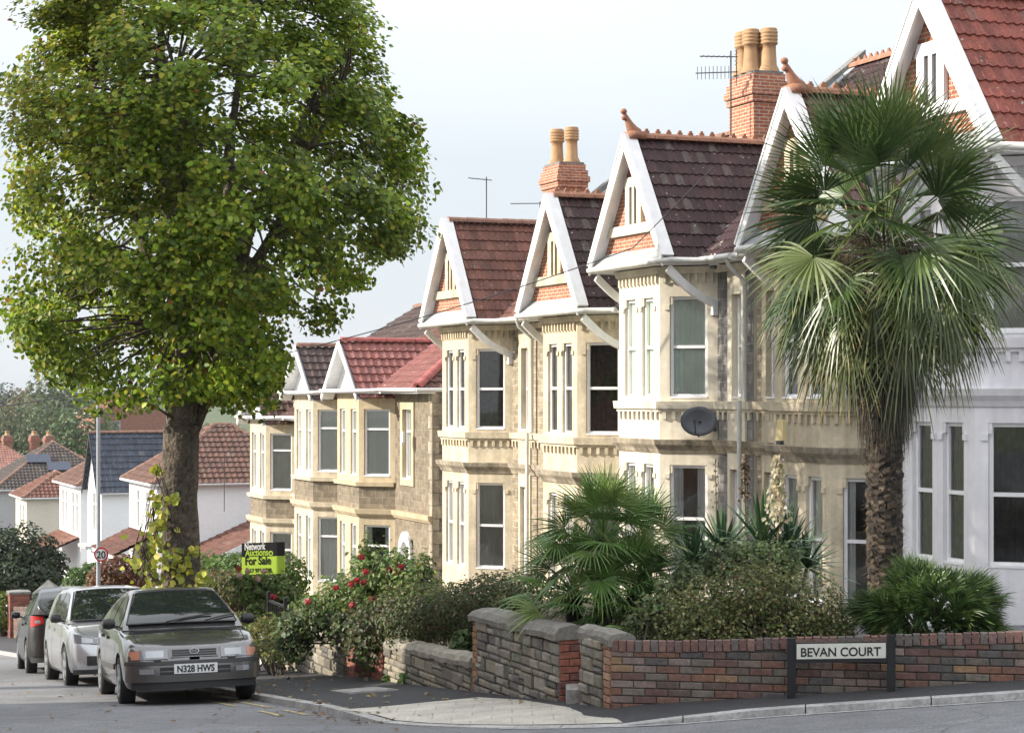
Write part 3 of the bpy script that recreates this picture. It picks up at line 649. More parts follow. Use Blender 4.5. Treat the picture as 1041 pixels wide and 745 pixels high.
# ------------------------------------------------------------------ smaller white houses further down the hill
def box_house(name, u, w, z, wx, dy, h, roof, ridge, label, wall=None, tile=(.12,.05,.035), fwin=(), swin=(), over=.3, rz_off=0., rise=1.8, bargem=None, verge=True, tw=.26):
    """local x along the street with the near corner at x=0 (house extends to -wx), y into the plot. roof: hip | gable_in (ridge into the plot) | gable_along"""
    X,Yw=XY(u,w); wall=wall or M_WRENDER
    root=empty(name,(X,Yw,z),math.atan2(-C_,S_)+rz_off,label,'house','small houses at the bottom of the hill')
    mb=MB(); wall_panel(mb,(-wx,0),(0,0),-2,h,[q[:4] for q in fwin],depth=.12); wall_panel(mb,(0,0),(0,dy),-2,h,[q[:4] for q in swin],depth=.12)
    wall_panel(mb,(0,dy),(-wx,dy),-2,h,[]); wall_panel(mb,(-wx,dy),(-wx,0),-2,h,[])
    if roof=='gable_in':
        for y in (0.001,dy-.001): mb.face([(-wx,y,h),(0,y,h),(-wx/2,y,h+rise)])
    if roof=='gable_along':
        for x in (-.001,-wx+.001): mb.face([(x,0,h),(x,dy,h),(x,dy/2,h+rise)])
    mb.build('wall',wall,root)
    for q in fwin: window(root,(-wx,0),(0,0),q[:4],rail=.7 if q[3]-q[2]>.6 else 0,curtain=M_CURT_B,muntin=q[4] if len(q)>4 else 0,depth=.05)
    for q in swin: window(root,(0,0),(0,dy),q[:4],rail=.7,curtain=M_CURT_B,depth=.05)
    r=MB(); cf=tilecol(tile,.2,.03); o=over; kw=dict(tw=tw,ch=.36,amp=.05,step=.05,sub=3)
    if roof=='gable_in':
        L=math.hypot(wx/2+o,rise*(1+2*o/wx)); k=rise/(wx/2)
        for s,x in ((-1,o),(1,-wx-o)): tile_plane(r,(x,-o,h-o*k),(0,1,0),np.array((s*(wx/2+o),0,rise+o*k))/L,dy+2*o,L,cf,**kw)
        rd=[((-wx/2,-o,h+rise+.07),(-wx/2,dy+o,h+rise+.07))]
    elif roof=='gable_along':
        L=math.hypot(dy/2+o,rise*(1+2*o/dy)); k=rise/(dy/2)
        for s,y in ((1,-o),(-1,dy+o)): tile_plane(r,(-wx-o*.3,y,h-o*k),(1,0,0),np.array((0,s*(dy/2+o),rise+o*k))/L,wx+.6*o,L,cf,**kw)
        rd=[((-wx,dy/2,h+rise+.07),(0,dy/2,h+rise+.07))]
    else:
        half=min(wx,dy)/2+o; k=rise/half; L=math.hypot(half,rise); W=wx+2*o; D=dy+2*o; c=half/L
        tile_plane(r,(-wx-o,-o,h),(1,0,0),np.array((0,half,rise))/L,W,L,cf,lambda s:(s*c,W-s*c),**kw)
        tile_plane(r,(-wx-o,dy+o,h),(1,0,0),np.array((0,-half,rise))/L,W,L,cf,lambda s:(s*c,W-s*c),**kw)
        tile_plane(r,(o,-o,h),(0,1,0),np.array((-half,0,rise))/L,D,L,cf,lambda s:(s*c,D-s*c),**kw)
        tile_plane(r,(-wx-o,-o,h),(0,1,0),np.array((half,0,rise))/L,D,L,cf,lambda s:(s*c,D-s*c),**kw)
        if wx>=dy: a,b=(-wx-o+half,-o+half,h+rise),(o-half,-o+half,h+rise)
        else: a,b=(-wx/2,-o+half,h+rise),(-wx/2,dy+o-half,h+rise)
        rd=[(a,b)]; ends=[((o,-o,h+.04),b if wx>=dy else a),((o,dy+o,h+.04),b),((-wx-o,-o,h+.04),a)]
        rd+=ends
    rf=r.build('roof',M_TILE,root)
    mb=MB()
    for a,b in rd:
        if np.linalg.norm(np.array(a)-np.array(b))>.3: ridge_row(mb,a,b,.12)
    mb.build('ridge_tiles',M_RIDGE,rf)
    g=MB()
    if roof!='gable_along':
        g.tube([(o,-o,h-.02-(o*rise/(wx/2) if roof=='gable_in' else 0)),(o,dy+o,h-.02-(o*rise/(wx/2) if roof=='gable_in' else 0))],.06,6)
    if roof!='gable_in': g.tube([(-wx-o,-o-.03,h-.03),(o,-o-.03,h-.03)],.06,6)
    g.build('gutter',M_UPVC,root)
    if roof=='gable_in':
        k=rise/(wx/2)
        for s in (1,-1):
            bb=MB(); x=-wx/2+s*(wx/2+o); z0=h-o*k; y=-o-.03
            bb.hexa([(x,y,z0-.2),(-wx/2,y,h+rise-.2),(-wx/2,y+.04,h+rise-.2),(x,y+.04,z0-.2),(x,y,z0+.06),(-wx/2,y,h+rise+.06),(-wx/2,y+.04,h+rise+.06),(x,y+.04,z0+.06)])
            bb.build('bargeboard',bargem or M_WHITE,root)
    return root
def leanto(parent, x0, x1, y0, y1, z0, z1, tile):
    """lean-to roof falling towards -y"""
    r=MB(); L=math.hypot(y1-y0,z1-z0); tile_plane(r,(x0,y0,z0),(1,0,0),np.array((0,y1-y0,z1-z0))/L,x1-x0,L,tilecol(tile,.2,.02),tw=.26,ch=.36,amp=.05,step=.05,sub=3)
    r.face([(x0,y0,z0-.05),(x1,y0,z0-.05),(x1,y1,z1-.05),(x0,y1,z1-.05)],col=tile)
    o=r.build('porch_roof',M_TILE,parent)
    f=MB(); f.box(x0,x1,y0-.03,y0,z0-.16,z0+.02); f.build('fascia',M_WHITE,o)
    return o
BRN=(.135,.068,.05)
u6,_=at_w(160,0)                      # white house right behind the trunk
zf=lambda px,py,u: None
def z_at(u,w,py): 
    X,Y=XY(u,w); return (CY_-py)/F_*Y
E6=z_at(u6,0,492)
fh6=box_house('small_house',u6,0,E6-5.0,6.2,7.,5.0,'hip','x','white rendered house with brown hipped roof behind the tree trunk',tile=BRN,rise=2.45,
    fwin=[(1.6,2.4,2.9,4.6),(3.7,4.8,2.9,4.6,1)])
leanto(fh6,-5.8,-.6,-1.7,0,2.0,2.8,(.13,.055,.04))
# lean-to garage wing on the near side, its tiled roof falling to the street
X,Yw=XY(u6+.02,1.2)
wing=MB(); wz=z_at(u6,0,563)-(E6-5.0)
wing.hexa([(.01,1.2,-2),(4.2,1.2,-2),(4.2,6.5,-2),(.01,6.5,-2),(.01,1.2,wz-.02),(4.2,1.2,wz-.02),(4.2,6.5,wz+2.2),(.01,6.5,wz+2.2)])
wing.build('side_wing',M_WRENDER,fh6)
r=MB(); L=math.hypot(5.6,2.4); tile_plane(r,(.0,.9,wz-.05),(1,0,0),np.array((0,5.6,2.4))/L,4.6,L,tilecol((.16,.072,.052),.2,.02),tw=.26,ch=.36,amp=.05,step=.05,sub=3)
r.build('wing_roof',M_TILE,fh6)
f=MB(); f.hexa([(4.6,.9,wz-.28),(4.64,.9,wz-.28),(4.64,6.5,wz+2.1),(4.6,6.5,wz+2.1),(4.6,.9,wz-.03),(4.64,.9,wz-.03),(4.64,6.5,wz+2.4),(4.6,6.5,wz+2.4)]); f.build('wing_bargeboard',M_WHITE,fh6)
u5,_=at_w(103,0); E5=z_at(u5,0,494)
fh5=box_house('small_house',u5,0,E5-5.0,3.8,6.5,5.0,'gable_in','y','white house with a dark blue-grey tiled gable roof',tile=(.055,.065,.09),rise=2.5,over=.25,
    fwin=[(1.2,2.6,2.7,4.6,1)],bargem=M_DARK)
bz=MB(); bz.box(-3.2,-.9,-.6,-.01,1.9,2.05); bz.build('canopy',M_LEAD,fh5)
u4,_=at_w(82,0); E4=z_at(u4,0,494)
fh4=box_house('small_house',u4,0,E4-5.0,6.8,6.5,5.0,'hip','x','white house with two pairs of upstairs windows and a brown hipped roof',tile=BRN,rise=2.4,
    fwin=[(.7,1.5,2.5,4.6),(1.9,2.7,2.5,4.6),(4.0,4.8,2.4,4.6),(5.2,6.0,2.4,4.6)])
leanto(fh4,-6.6,-.3,-2.0,0,1.5,2.35,(.18,.075,.05))
u3,_=at_w(27,0); E3=z_at(u3,0,506)
fh3=box_house('small_house',u3,0,E3-5.,4.8,4.2,5.0,'hip','x','cream house with a low brown hipped roof at the left edge',wall=M_CRENDER,tile=(.15,.06,.04),rise=1.5,fwin=[(2.0,2.7,3.0,4.5),(3.2,3.9,3.0,4.5)])
def corner(px,py,w,Yt):
    u,_=at_w(px,w); X,Y=XY(u,w); return u,(CY_-py)/F_*Y
u2,E2=corner(-4,498,1.0,0)
fh2=box_house('small_house',u2,1.0,E2-5.2,10.,9.4,5.2,'hip','x','grey house with solar panels on its dark brown hipped roof',wall=M_GRENDER,tile=(.070,.056,.05),rise=3.3,over=.3)
half=5.0; kk=3.3/half; n_=np.array((kk,0,1))/math.hypot(kk,1); e=np.array((-1,0,kk))/math.hypot(1,kk)
for k in range(3):
    sp=MB(); dd=.9+.85*(2-k); o=np.array((.3-dd,2.5+k*1.35,5.2+dd*kk))+n_*.14
    sp.obox(o,(0,1.7,0),e*1.0,n_*.05)
    sp.build('solar_panel',mat('solar_glass',(.03,.04,.07),.15,spec=.6,noise=[(4,.1)]),fh2)
u1,z1_=corner(-34,490,3.0,0)
fh1=box_house('small_house',u1-8,3.0,z1_-5.2,10,9,5.2,'hip','x','far house with a pale pink-red hipped roof and brick stacks',wall=M_GRENDER,tile=(.33,.16,.125),rise=3.1)
for px,py in ((-5.,5.2),(-4.,7.6),(-1.5,8.6)):
    chimney(fh1,False,(px,py),1.5,.8,6.,9.0,[(-.3,0),(.3,0)],brickm=M_BRICK_T,ph=.4)
u7,_=at_w(88,26)
z7=z_at(u7,26,420)
fh7=box_house('brick_house',u7+6,26,z7-6.5,14,9,6.5,'gable_along','x','red brick house with white eaves seen above the blue-grey roof',wall=M_BRICK_T,tile=(.20,.07,.05),rise=2.2,swin=[(2.,3.2,3.8,5.6)],fwin=[(4,5.2,3.6,5.5),(9,10.2,3.6,5.5)])
# ------------------------------------------------------------------ ground, road, pavement
def sample(pts, n):
    pts=np.array(pts,float); d=np.r_[0,np.cumsum(np.linalg.norm(np.diff(pts,axis=0),axis=1))]; t=np.linspace(0,d[-1],n)
    return np.stack([np.interp(t,d,pts[:,k]) for k in range(pts.shape[1])],1)
def smooth(p,it=3):
    for _ in range(it): p[1:-1]=(p[:-2]+2*p[1:-1]+p[2:])/4
    return p
def asphalt(name, c, dark=.6, patch=.25, scale=1.):
    m=mat(name,c,.88,noise=[(.35,patch),(3.,.16),(40,.4),(130,.4)],bump=(120,.006)); return m
M_ROAD=asphalt('road_asphalt',(.20,.203,.213)); M_PAVE=asphalt('pavement_tarmac',(.040,.040,.044)); M_SOIL=mat('garden_soil',(.05,.038,.025),.95,noise=[(3,.3),(20,.4)],bump=(18,.05))
M_GRASS=mat('rough_grass',(.06,.085,.03),.95,noise=[(.05,.3),(.6,.3),(9,.3)])
def cracks(m):
    nt=m.node_tree; N=nt.nodes; L=nt.links; bs=N['Principled BSDF']; src=bs.inputs['Base Color'].links[0].from_socket
    tc=N.new('ShaderNodeTexCoord'); nz=N.new('ShaderNodeTexNoise'); nz.inputs['Scale'].default_value=2.2; nz.inputs['Detail'].default_value=6; L.new(tc.outputs['Object'],nz.inputs['Vector'])
    ad=N.new('ShaderNodeMix'); ad.data_type='VECTOR'; ad.inputs[0].default_value=.25; L.new(tc.outputs['Object'],ad.inputs[4]); L.new(nz.outputs['Color'],ad.inputs[5])
    vo=N.new('ShaderNodeTexVoronoi'); vo.feature='DISTANCE_TO_EDGE'; vo.inputs['Scale'].default_value=.55; L.new(ad.outputs[1],vo.inputs['Vector'])
    mr=N.new('ShaderNodeMapRange'); mr.inputs[1].default_value=.0; mr.inputs[2].default_value=.008; mr.inputs[3].default_value=.62; mr.inputs[4].default_value=1.; L.new(vo.outputs['Distance'],mr.inputs[0])
    v2=N.new('ShaderNodeTexVoronoi'); v2.inputs['Scale'].default_value=.22; L.new(ad.outputs[1],v2.inputs['Vector'])
    m2=N.new('ShaderNodeMapRange'); m2.inputs[3].default_value=.78; m2.inputs[4].default_value=1.12; L.new(v2.outputs['Color'],m2.inputs[0])
    mm=N.new('ShaderNodeMath'); mm.operation='MULTIPLY'; L.new(mr.outputs[0],mm.inputs[0]); L.new(m2.outputs[0],mm.inputs[1])
    mx=N.new('ShaderNodeMix'); mx.data_type='RGBA'; mx.blend_type='MULTIPLY'; mx.inputs[0].default_value=1; L.new(src,mx.inputs[6]); L.new(mm.outputs[0],mx.inputs[7]); L.new(mx.outputs[2],bs.inputs['Base Color'])
cracks(M_ROAD)
rd=MB(); us=np.r_[np.arange(-120,-10,3),np.arange(-10,34,1.)]; ws=np.r_[np.arange(-21,-10,1.),np.arange(-10.52,6,1.2)]
ws=np.unique(np.r_[ws,-8.8])
rd.grid([[(*XY(u,w),road_z(u,w)) for w in ws] for u in us][::-1]); road=setprops(rd.build('road',M_ROAD,smooth=True),kind='structure')
# far ground: valley floor and the hill across it
gr=MB(); xs=np.r_[np.linspace(-900,-60,43),np.linspace(-40,60,11),np.linspace(100,500,9)]; ys=np.r_[np.linspace(-30,170,41),np.linspace(190,1100,60)]
def hill_z(X,Y):
    u,w=UW(X,Y); z=road_z(u,min(w,3))-.35 if Y<170 else base_z(-120)-1.5
    t=max(0,(Y-230)/420); t=min(1,t); s=t*t*(3-2*t)
    return z*(1-s)+s*(-9+5*math.sin(X*.006+1.1)+4*math.sin(Y*.011+X*.004)) if Y>170 else z
gr.grid([[(x,y,hill_z(x,y)) for x in xs] for y in ys]); setprops(gr.build('ground',M_GRASS,smooth=True),kind='structure')
KERB_XY=[XY(u,-10.52) for u in np.arange(-100,15.,2.)]+[XY(15.6,-10.52),(-1.9,21.1),(-1.3,19.85),(-.75,19.05),(-.1,18.55),(.64,18.3),(1.3,18.28),(2.0,18.30),(2.7,18.2),(3.5,18.05),(4.7,17.85),(7,17.35),(12,16.2),(16,15.2)]
kp=sample(KERB_XY,240); kp=smooth(kp,2)
WALL_XY=[XY(u,-8.72) for u in np.arange(-100,18.2,2.)]+[XY(18.15,-8.74),(1.2,19.05),(1.8,18.98),(2.7,18.88),(3.6,18.72),(4.8,18.48),(7,18.05),(12,17.0),(16,16.1)]
def kh(p):
    u,w=UW(*p)
    # dropped kerb across the corner
    c=np.array((-.25,18.75)); d=np.hypot(*(np.array(p)-c)); return .012+.058*min(1,max(0,(d-1.35)/.8))
wp=sample(WALL_XY,240)
# matching stations by nearest normal: march both lines in step
rows=[]
for i in range(240):
    rows.append((kp[i],wp[i]))
def pz(p):
    u,w=UW(*p); return road_z(u,w)
pv=MB(); R=[]
for k,q in rows:
    r=[]
    for t in (0,.25,.5,.75,1.08):
        p=k+(q-k)*t; r.append((p[0],p[1],pz(p)+kh(k)*(1-t)+t*.11+.002))
    R.append(r)
pv.grid(R[::-1]); setprops(pv.build('pavement',M_PAVE,smooth=True),kind='structure')
kb=MB(); tn=np.gradient(kp,axis=0); tn/=np.linalg.norm(tn,axis=1,keepdims=True); nn=np.stack([tn[:,1],-tn[:,0]],1)  # towards the road
sgn=np.sign(((kp-wp)*nn).sum(1)).reshape(-1,1); nn*=sgn
M_KERB=mat('kerb_stone',(.36,.355,.345),.9,noise=[(2.5,.25),(25,.3)],bump=(50,.006))
SEG=[]; acc=0.
for i in range(239):
    h=kh(kp[i]); h2=kh(kp[i+1]); a,b=kp[i],kp[i+1]
    L=np.linalg.norm(b-a); acc+=L; gap=.012 if acc>.9 else 0.
    if gap: acc=0.
    b2=b-(b-a)/max(L,1e-6)*gap; za=pz(a); zb=pz(b)
    na,nb=nn[i]*.13,nn[i+1]*.13
    kb.hexa([(*(a-na*.1),za-.1),(*(b2-nb*.1),zb-.1),(*(b2+nb),zb-.1),(*(a+na),za-.1),(*(a-na*.1),za+h+.006),(*(b2-nb*.1),zb+h2+.006),(*(b2+nb*.9),zb+h2+.003),(*(a+na*.9),za+h+.003)])
setprops(kb.build('kerb',M_KERB),kind='structure')
# worn painted lines beside the kerb
def line_strip(name, i0, i1, off, wd, m, skip=0.):
    b=MB()
    for i in range(i0,i1):
        if random.random()<skip: continue
        q=[]
        for j,o in ((i,off),(i+1,off),(i+1,off+wd),(i,off+wd)):
            p=kp[j]+nn[j]*o; q.append((p[0],p[1],pz(p)+.005))
        b.face(q if np.cross(np.array(q[1])-q[0],np.array(q[2])-q[1])[2]>0 else q[::-1])
    o=b.build(name,m); setprops(o,kind='structure'); return o
kd=[UW(*p)[0] for p in kp]
ia=min(i for i in range(240) if kd[i]>10.6); ib=min(i for i in range(240) if kd[i]>15.0)
M_YEL=mat('worn_yellow_paint',(.40,.33,.19),.9,noise=[(8,.5),(40,.5)])
line_strip('yellow_road_line',ia,ib,.34,.08,M_YEL,.12); line_strip('yellow_road_line',ia,ib,.62,.08,M_YEL,.3)
ic=min(i for i in range(240) if kp[i][0]>-.2)
line_strip('gutter_line',ic,238,.14,.07,mat('pale_gutter',(.40,.40,.40),.9,noise=[(12,.4)]))
# tactile paving, a sheet of buff slabs on the dropped corner
tp=[unp(345,724,.05),unp(500,708,.1),unp(628,727,.08),unp(598,733.5,.03),unp(385,735,.03)]
M_TAC=mat('tactile_slabs',rough=.9,brick=dict(c1=(.46,.43,.37),c2=(.40,.375,.33),m=(.34,.32,.275),w=.40,h=.40,ms=.006),noise=[(3,.2),(30,.2)])
tb=MB()
def in_poly(p,poly):
    c=False
    for i in range(len(poly)):
        (x1,y1),(x2,y2)=poly[i-1],poly[i]
        if (y1>p[1])!=(y2>p[1]) and p[0]<(x2-x1)*(p[1]-y1)/(y2-y1)+x1: c=not c
    return c
def pave_z(p):
    d=np.hypot(kp[:,0]-p[0],kp[:,1]-p[1]); i=int(d.argmin()); dw=np.hypot(wp[:,0]-p[0],wp[:,1]-p[1]).min(); t=d[i]/(d[i]+dw+1e-6)
    return pz(p)+kh(kp[i])*(1-t)+t*.11
gx=np.array(tp); c0=gx.mean(0)
i0=min(i for i in range(240) if UW(*kp[i])[0]>16.2); i1=min(i for i in range(240) if kp[i][0]>.95)
up=unp(500,708,.1); RR=[]
for i in range(i0,i1+1):
    s=(i-i0)/(i1-i0); a=kp[i]-nn[i]*.05
    tgt=np.array(tp[0])*(1-s/.55)+np.array(up)*(s/.55) if s<.55 else np.array(up)*(1-(s-.55)/.45)+np.array(tp[2])*((s-.55)/.45)
    row=[]
    for t in (0,.25,.5,.75,1.): p=a+(tgt-a)*t; row.append((p[0],p[1],pave_z(p)+.006))
    RR.append(row)
tb.grid(RR[::-1])
ot=tb.build('tactile_paving',M_TAC); setprops(ot,kind='structure')
for p in ot.data.polygons: pass
mh=MB(); c=unp(370,701.5,.1); u,w=UW(*c)
M_COVER=mat('cover_plate',(.30,.29,.28),.7,noise=[(8,.3),(60,.3)])
q=[XY(u+a,w+b) for a,b in ((-.45,-.3),(.45,-.3),(.45,.3),(-.45,.3))]
zt=[pave_z(p) for p in q]; mh.hexa([(*p,z-.02) for p,z in zip(q,zt)]+[(*p,z+.016) for p,z in zip(q,zt)])
q2=[XY(u+a*.9,w+b*.86) for a,b in ((-.45,-.3),(.45,-.3),(.45,.3),(-.45,.3))]; mh.hexa([(*p,z+.0) for p,z in zip(q2,zt)]+[(*p,z+.022) for p,z in zip(q2,zt)])
setprops(mh.build('cover_plate',M_COVER),'pale rectangular cover plate let into the dark tarmac pavement','cover plate')
# garden soil behind the front walls
gs=MB(); us=np.arange(-60,18.0,1.5); gw=[-8.5,-7,-5,-3,-1,1.2]
gs.grid([[(*XY(u,w),garden_z(u,w)+(.05 if w<-8 else (.25 if u<6 else -.3))) for w in gw] for u in us][::-1])
fx=[(.95,19.35),(2.7,19.1),(4.8,18.7),(8,18.1),(12,17.3)]
R2=[]
for (x,y) in sample(fx,20): R2.append([(x+dx,y+dy,garden_z(*UW(x+dx,y+dy))+(.1 if dy<.5 else -.28)) for dx,dy in ((0,0),(0.2,.8),(.4,2),(.6,3.2),(.8,4.5))])
gs.grid(R2)
setprops(gs.build('garden_soil',M_SOIL),kind='structure')

# ------------------------------------------------------------------ masonry walls, unit by unit
BR=[(.20,.11,.085),(.24,.125,.085),(.16,.095,.08),(.15,.11,.092),(.30,.19,.11),(.225,.17,.145),(.115,.105,.098),(.26,.205,.18),(.175,.15,.125)]
BR=[tuple(.85*q for q in x) for x in BR]
BRW=[1.8,1.5,3,3.5,1.2,3,3.5,2,3.5]
REDB=[(.27,.095,.068),(.23,.082,.06),(.30,.115,.08),(.18,.08,.065)]
STN=[(.235,.22,.185),(.175,.165,.145),(.29,.265,.22),(.12,.113,.103),(.25,.22,.17),(.185,.168,.135)]
def rc(cols,w=None,j=.12):
    c=random.choices(cols,w)[0]; k=1+random.uniform(-j,j); return tuple(q*k for q in c)
def unit(mb, o, T, O, s0, s1, z0, z1, d, ch, col, back=.05):
    """one stone or brick on a wall face: front chamfered by ch, standing d proud"""
    P=lambda s,z,e: tuple(np.array((o[0]+T[0]*s+O[0]*e, o[1]+T[1]*s+O[1]*e, z)))
    j=lambda a: a+random.uniform(-ch,ch)*.35
    B=[(s0,z0),(s1,z0),(s1,z1),(s0,z1)]; Fr=[(j(s0+ch),j(z0+ch)),(j(s1-ch),j(z0+ch)),(j(s1-ch),j(z1-ch)),(j(s0+ch),j(z1-ch))]
    b=[P(s,z,-back) for s,z in B]; m=[P(s,z,d-ch*.7) for s,z in B]; f=[P(s,z,d+random.uniform(-.15,.15)*ch) for s,z in Fr]
    mb.grid([b,m,f],col,closed=True); mb.face(f,col)
def face_line(a,b):
    a=np.array(a,float);b=np.array(b,float);L=np.linalg.norm(b-a);t=(b-a)/L;return a,L,t,np.array((t[1],-t[0]))
def brick_face(mb,a,b,zb,zt,cols=BR,w=BRW,bl=.225,bh=.075,jt=.010,coping=True,capcols=None):
    """outer face on the right of a->b; zb,zt functions of s"""
    o,L,t,out=face_line(a,b); S=np.linspace(0,L,12); z0=min(zb(s) for s in S)-.1; zmax=max(zt(s) for s in S); ct=.11 if coping else 0
    if coping:
        s=0.
        while s<L-.03:
            e=min(L,s+.078); z=zt((s+e)/2)+random.uniform(-.006,.006); unit(mb,o,t,out,s+jt/2,e-jt/2,z-ct,z,.012+random.uniform(-.004,.006),.006,rc(capcols or cols,None if capcols else w)); s=e
    k=0; z=zmax-ct
    while z>z0:
        s=-.1125*(k%2)
        while s<L:
            a0=max(0,s); a1=min(L,s+bl)
            if a1-a0>.03:
                top=zt((a0+a1)/2)-ct
                if z-bh*.5<top and z>zb((a0+a1)/2)-.05: unit(mb,o,t,out,a0+jt/2,a1-jt/2,z-bh+jt/2,min(z,top)-jt/2,.006+random.uniform(-.004,.006),.006,rc(cols,w))
            s+=bl
        z-=bh; k+=1
def rubble_face(mb,a,b,zb,zt,cols=STN,hr=(.06,.16),lr=(.10,.38),ch=.018):
    o,L,t,out=face_line(a,b); S=np.linspace(0,L,12); z0=min(zb(s) for s in S)-.1; z=max(zt(s) for s in S)
    while z>z0:
        h=random.uniform(*hr); s=-random.uniform(0,.15)
        while s<L:
            l=random.uniform(*lr); a0=max(0,s); a1=min(L,s+l); m=(a0+a1)/2; top=zt(m)
            if a1-a0>.04 and z>zb(m)-.06 and z-h*.4<top:
                if random.random()<.22 and h>.12:
                    zm=z-h*random.uniform(.4,.6); unit(mb,o,t,out,a0+.008,a1-.008,z-h+.008,zm-.006,.02+random.uniform(-.012,.018),ch,rc(cols)); unit(mb,o,t,out,a0+.008,a1-.008,zm+.006,min(z,top)-.006,.02+random.uniform(-.012,.018),ch,rc(cols))
                else: unit(mb,o,t,out,a0+.008,a1-.008,z-h+.008,min(z,top)-.006,.02+random.uniform(-.014,.022),ch,rc(cols))
            s+=l
        z-=h
def core(mb,a,b,th,zb,zt,n=8,mi=1,inset=.012):
    """mortar body behind the units; a->b is the outer face line"""
    o,L,t,out=face_line(a,b); R=[]
    for s in np.linspace(.012,L-.012,n):
        p=o+t*s-out*inset; q=o+t*s-out*th; R.append([(*p,zb(s)-.3),(*p,zt(s)-.02),(*q,zt(s)-.02),(*q,zb(s)-.3)])
    mb.grid(R,closed=True,mi=mi); mb.face(R[0],mi=mi); mb.face(R[-1][::-1],mi=mi)
def rough_coping(mb,a,b,th,zt,col,h=.13,over=.03,seg=.5):
    """weathered rounded coping along a wall top"""
    o,L,t,out=face_line(a,b); n=max(2,int(L/.12)); R=[]
    prof=[(over,-.03),(over+.005,.03),(.0,h*.75),(-th*.35,h),(-th*.7,h*.95),(-th-over*.3,h*.6),(-th-over,-.03)]
    for s in np.linspace(-.02,L+.02,n):
        jx=random.uniform(-.012,.012); jz=random.uniform(-.012,.012); p=o+t*s
        R.append([(*(p+out*(e+jx)),zt(min(max(s,0),L))+z+jz+random.uniform(-.006,.006)) for e,z in prof])
    mb.grid(R,lambda i,j: (lambda k: tuple(q*k for q in col))(random.uniform(.8,1.12))); mb.face(R[0][::-1],col); mb.face(R[-1],col)
pvz=lambda o,t: (lambda s: pave_z((o[0]+t[0]*s,o[1]+t[1]*s)))
def lin(z0,z1,L): return lambda s: z0+(z1-z0)*s/L
def zpix(p,py): return (CY_-py)/F_*p[1]
W0=-8.75
# 1. corner wall: stone flank, brick quoin, long brick front along the side road
cw=MB(); A=XY(17.45,W0); B=XY(18.17,W0); C=(4.85,18.47); D=(9.5,17.5)
zt=lambda p,py: zpix(p,py)
ztA=-2.43; fl=math.dist(A,B)
rubble_face(cw,A,XY(18.0,W0),pvz(A,(S_,-C_)),lambda s:ztA-.0,hr=(.09,.15),lr=(.14,.3)); brick_face(cw,XY(18.0,W0),B,pvz(B,(0,0)),lambda s:ztA,cols=[(.32,.18,.115),(.27,.14,.09),(.36,.22,.145)],w=None,coping=False,bl=.17)
core(cw,A,B,.24,pvz(A,(S_,-C_)),lambda s:ztA)
LC=math.dist(B,C); tc_=((C[0]-B[0])/LC,(C[1]-B[1])/LC); LD=math.dist(C,D); td_=((D[0]-C[0])/LD,(D[1]-C[1])/LD)
ztop=lambda s: -2.43+ (.03 if s<.55 else -.0)+.20*s/LC if s>.55 else -2.40
brick_face(cw,B,C,pvz(B,tc_),ztop,capcols=[(.18,.10,.085),(.16,.10,.09),(.14,.12,.11),(.21,.125,.105)]); core(cw,B,C,.23,pvz(B,tc_),lambda s: ztop(s)-.03)
brick_face(cw,C,D,pvz(C,td_),lambda s:-2.23+.12*s/LD); core(cw,C,D,.23,pvz(C,td_),lambda s:-2.26+.12*s/LD)
E_=XY(17.45,W0+.26); brick_face(cw,E_,A,pvz(A,(0,0)),lambda s:ztA,coping=False,cols=REDB,w=None)
rough_coping(cw,A,B,.25,lambda s:ztA+.0,(.20,.19,.165),h=.10)
setprops(cw.build('garden_wall',[M_MASON,M_MORTAR_D]),'long weathered brick wall with a stone end behind the street name sign','wall')
# 2. tall stone wall ending in a red brick pier
tw=MB(); A=XY(14.35,W0); B=XY(16.9,W0); L=math.dist(A,B); pz_=pvz(A,(S_,-C_)); T2=lin(zpix(A,628),zpix(B,648),L)
brick_face(tw,A,XY(14.5,W0),pz_,lambda s:T2(0),cols=[(.30,.17,.10),(.25,.125,.08)],w=None,coping=False,bl=.15)
rubble_face(tw,XY(14.5,W0),B,pvz(XY(14.5,W0),(S_,-C_)),lambda s:T2(s+.15)); core(tw,A,B,.34,pz_,T2)
B2=XY(16.9,W0+.36); A2=XY(14.35,W0+.36)
brick_face(tw,B,B2,pvz(B,(C_,S_)),lambda s:T2(L),cols=REDB,w=None,coping=False); brick_face(tw,A2,A,pvz(A,(0,0)),lambda s:T2(0),cols=REDB,w=None,coping=False)
rough_coping(tw,A,B,.36,T2,(.19,.18,.16),h=.12,over=.05)
setprops(tw.build('garden_wall',[M_MASON,M_MORTAR_D]),'tall grey rubble wall ending in a red brick pier with a stone cap','wall')
# 3. low sloping stone wall
lw=MB(); A=XY(11.1,W0); B=XY(14.3,W0); L=math.dist(A,B); T3=lin(zpix(A,656),zpix(B,676),L); pz_=pvz(A,(S_,-C_))
STL=[(.25,.22,.165),(.20,.18,.14),(.28,.25,.19),(.17,.155,.125),(.13,.12,.10)]
rubble_face(lw,A,B,pz_,T3,cols=STL,hr=(.07,.17),lr=(.12,.42)); core(lw,A,B,.3,pz_,T3); A2=XY(11.1,W0+.32)
brick_face(lw,A2,A,pvz(A,(0,0)),lambda s:T3(0),cols=REDB,w=None,coping=False); rough_coping(lw,A,B,.32,T3,(.27,.25,.205),h=.11,over=.03)
B2=XY(14.3,W0+.32); rubble_face(lw,B,B2,pvz(B,(C_,S_)),lambda s:T3(L),cols=STL)
setprops(lw.build('garden_wall',[M_MASON,M_MORTAR]),'low pale stone wall with rounded coping, sloping beside the pavement','wall')
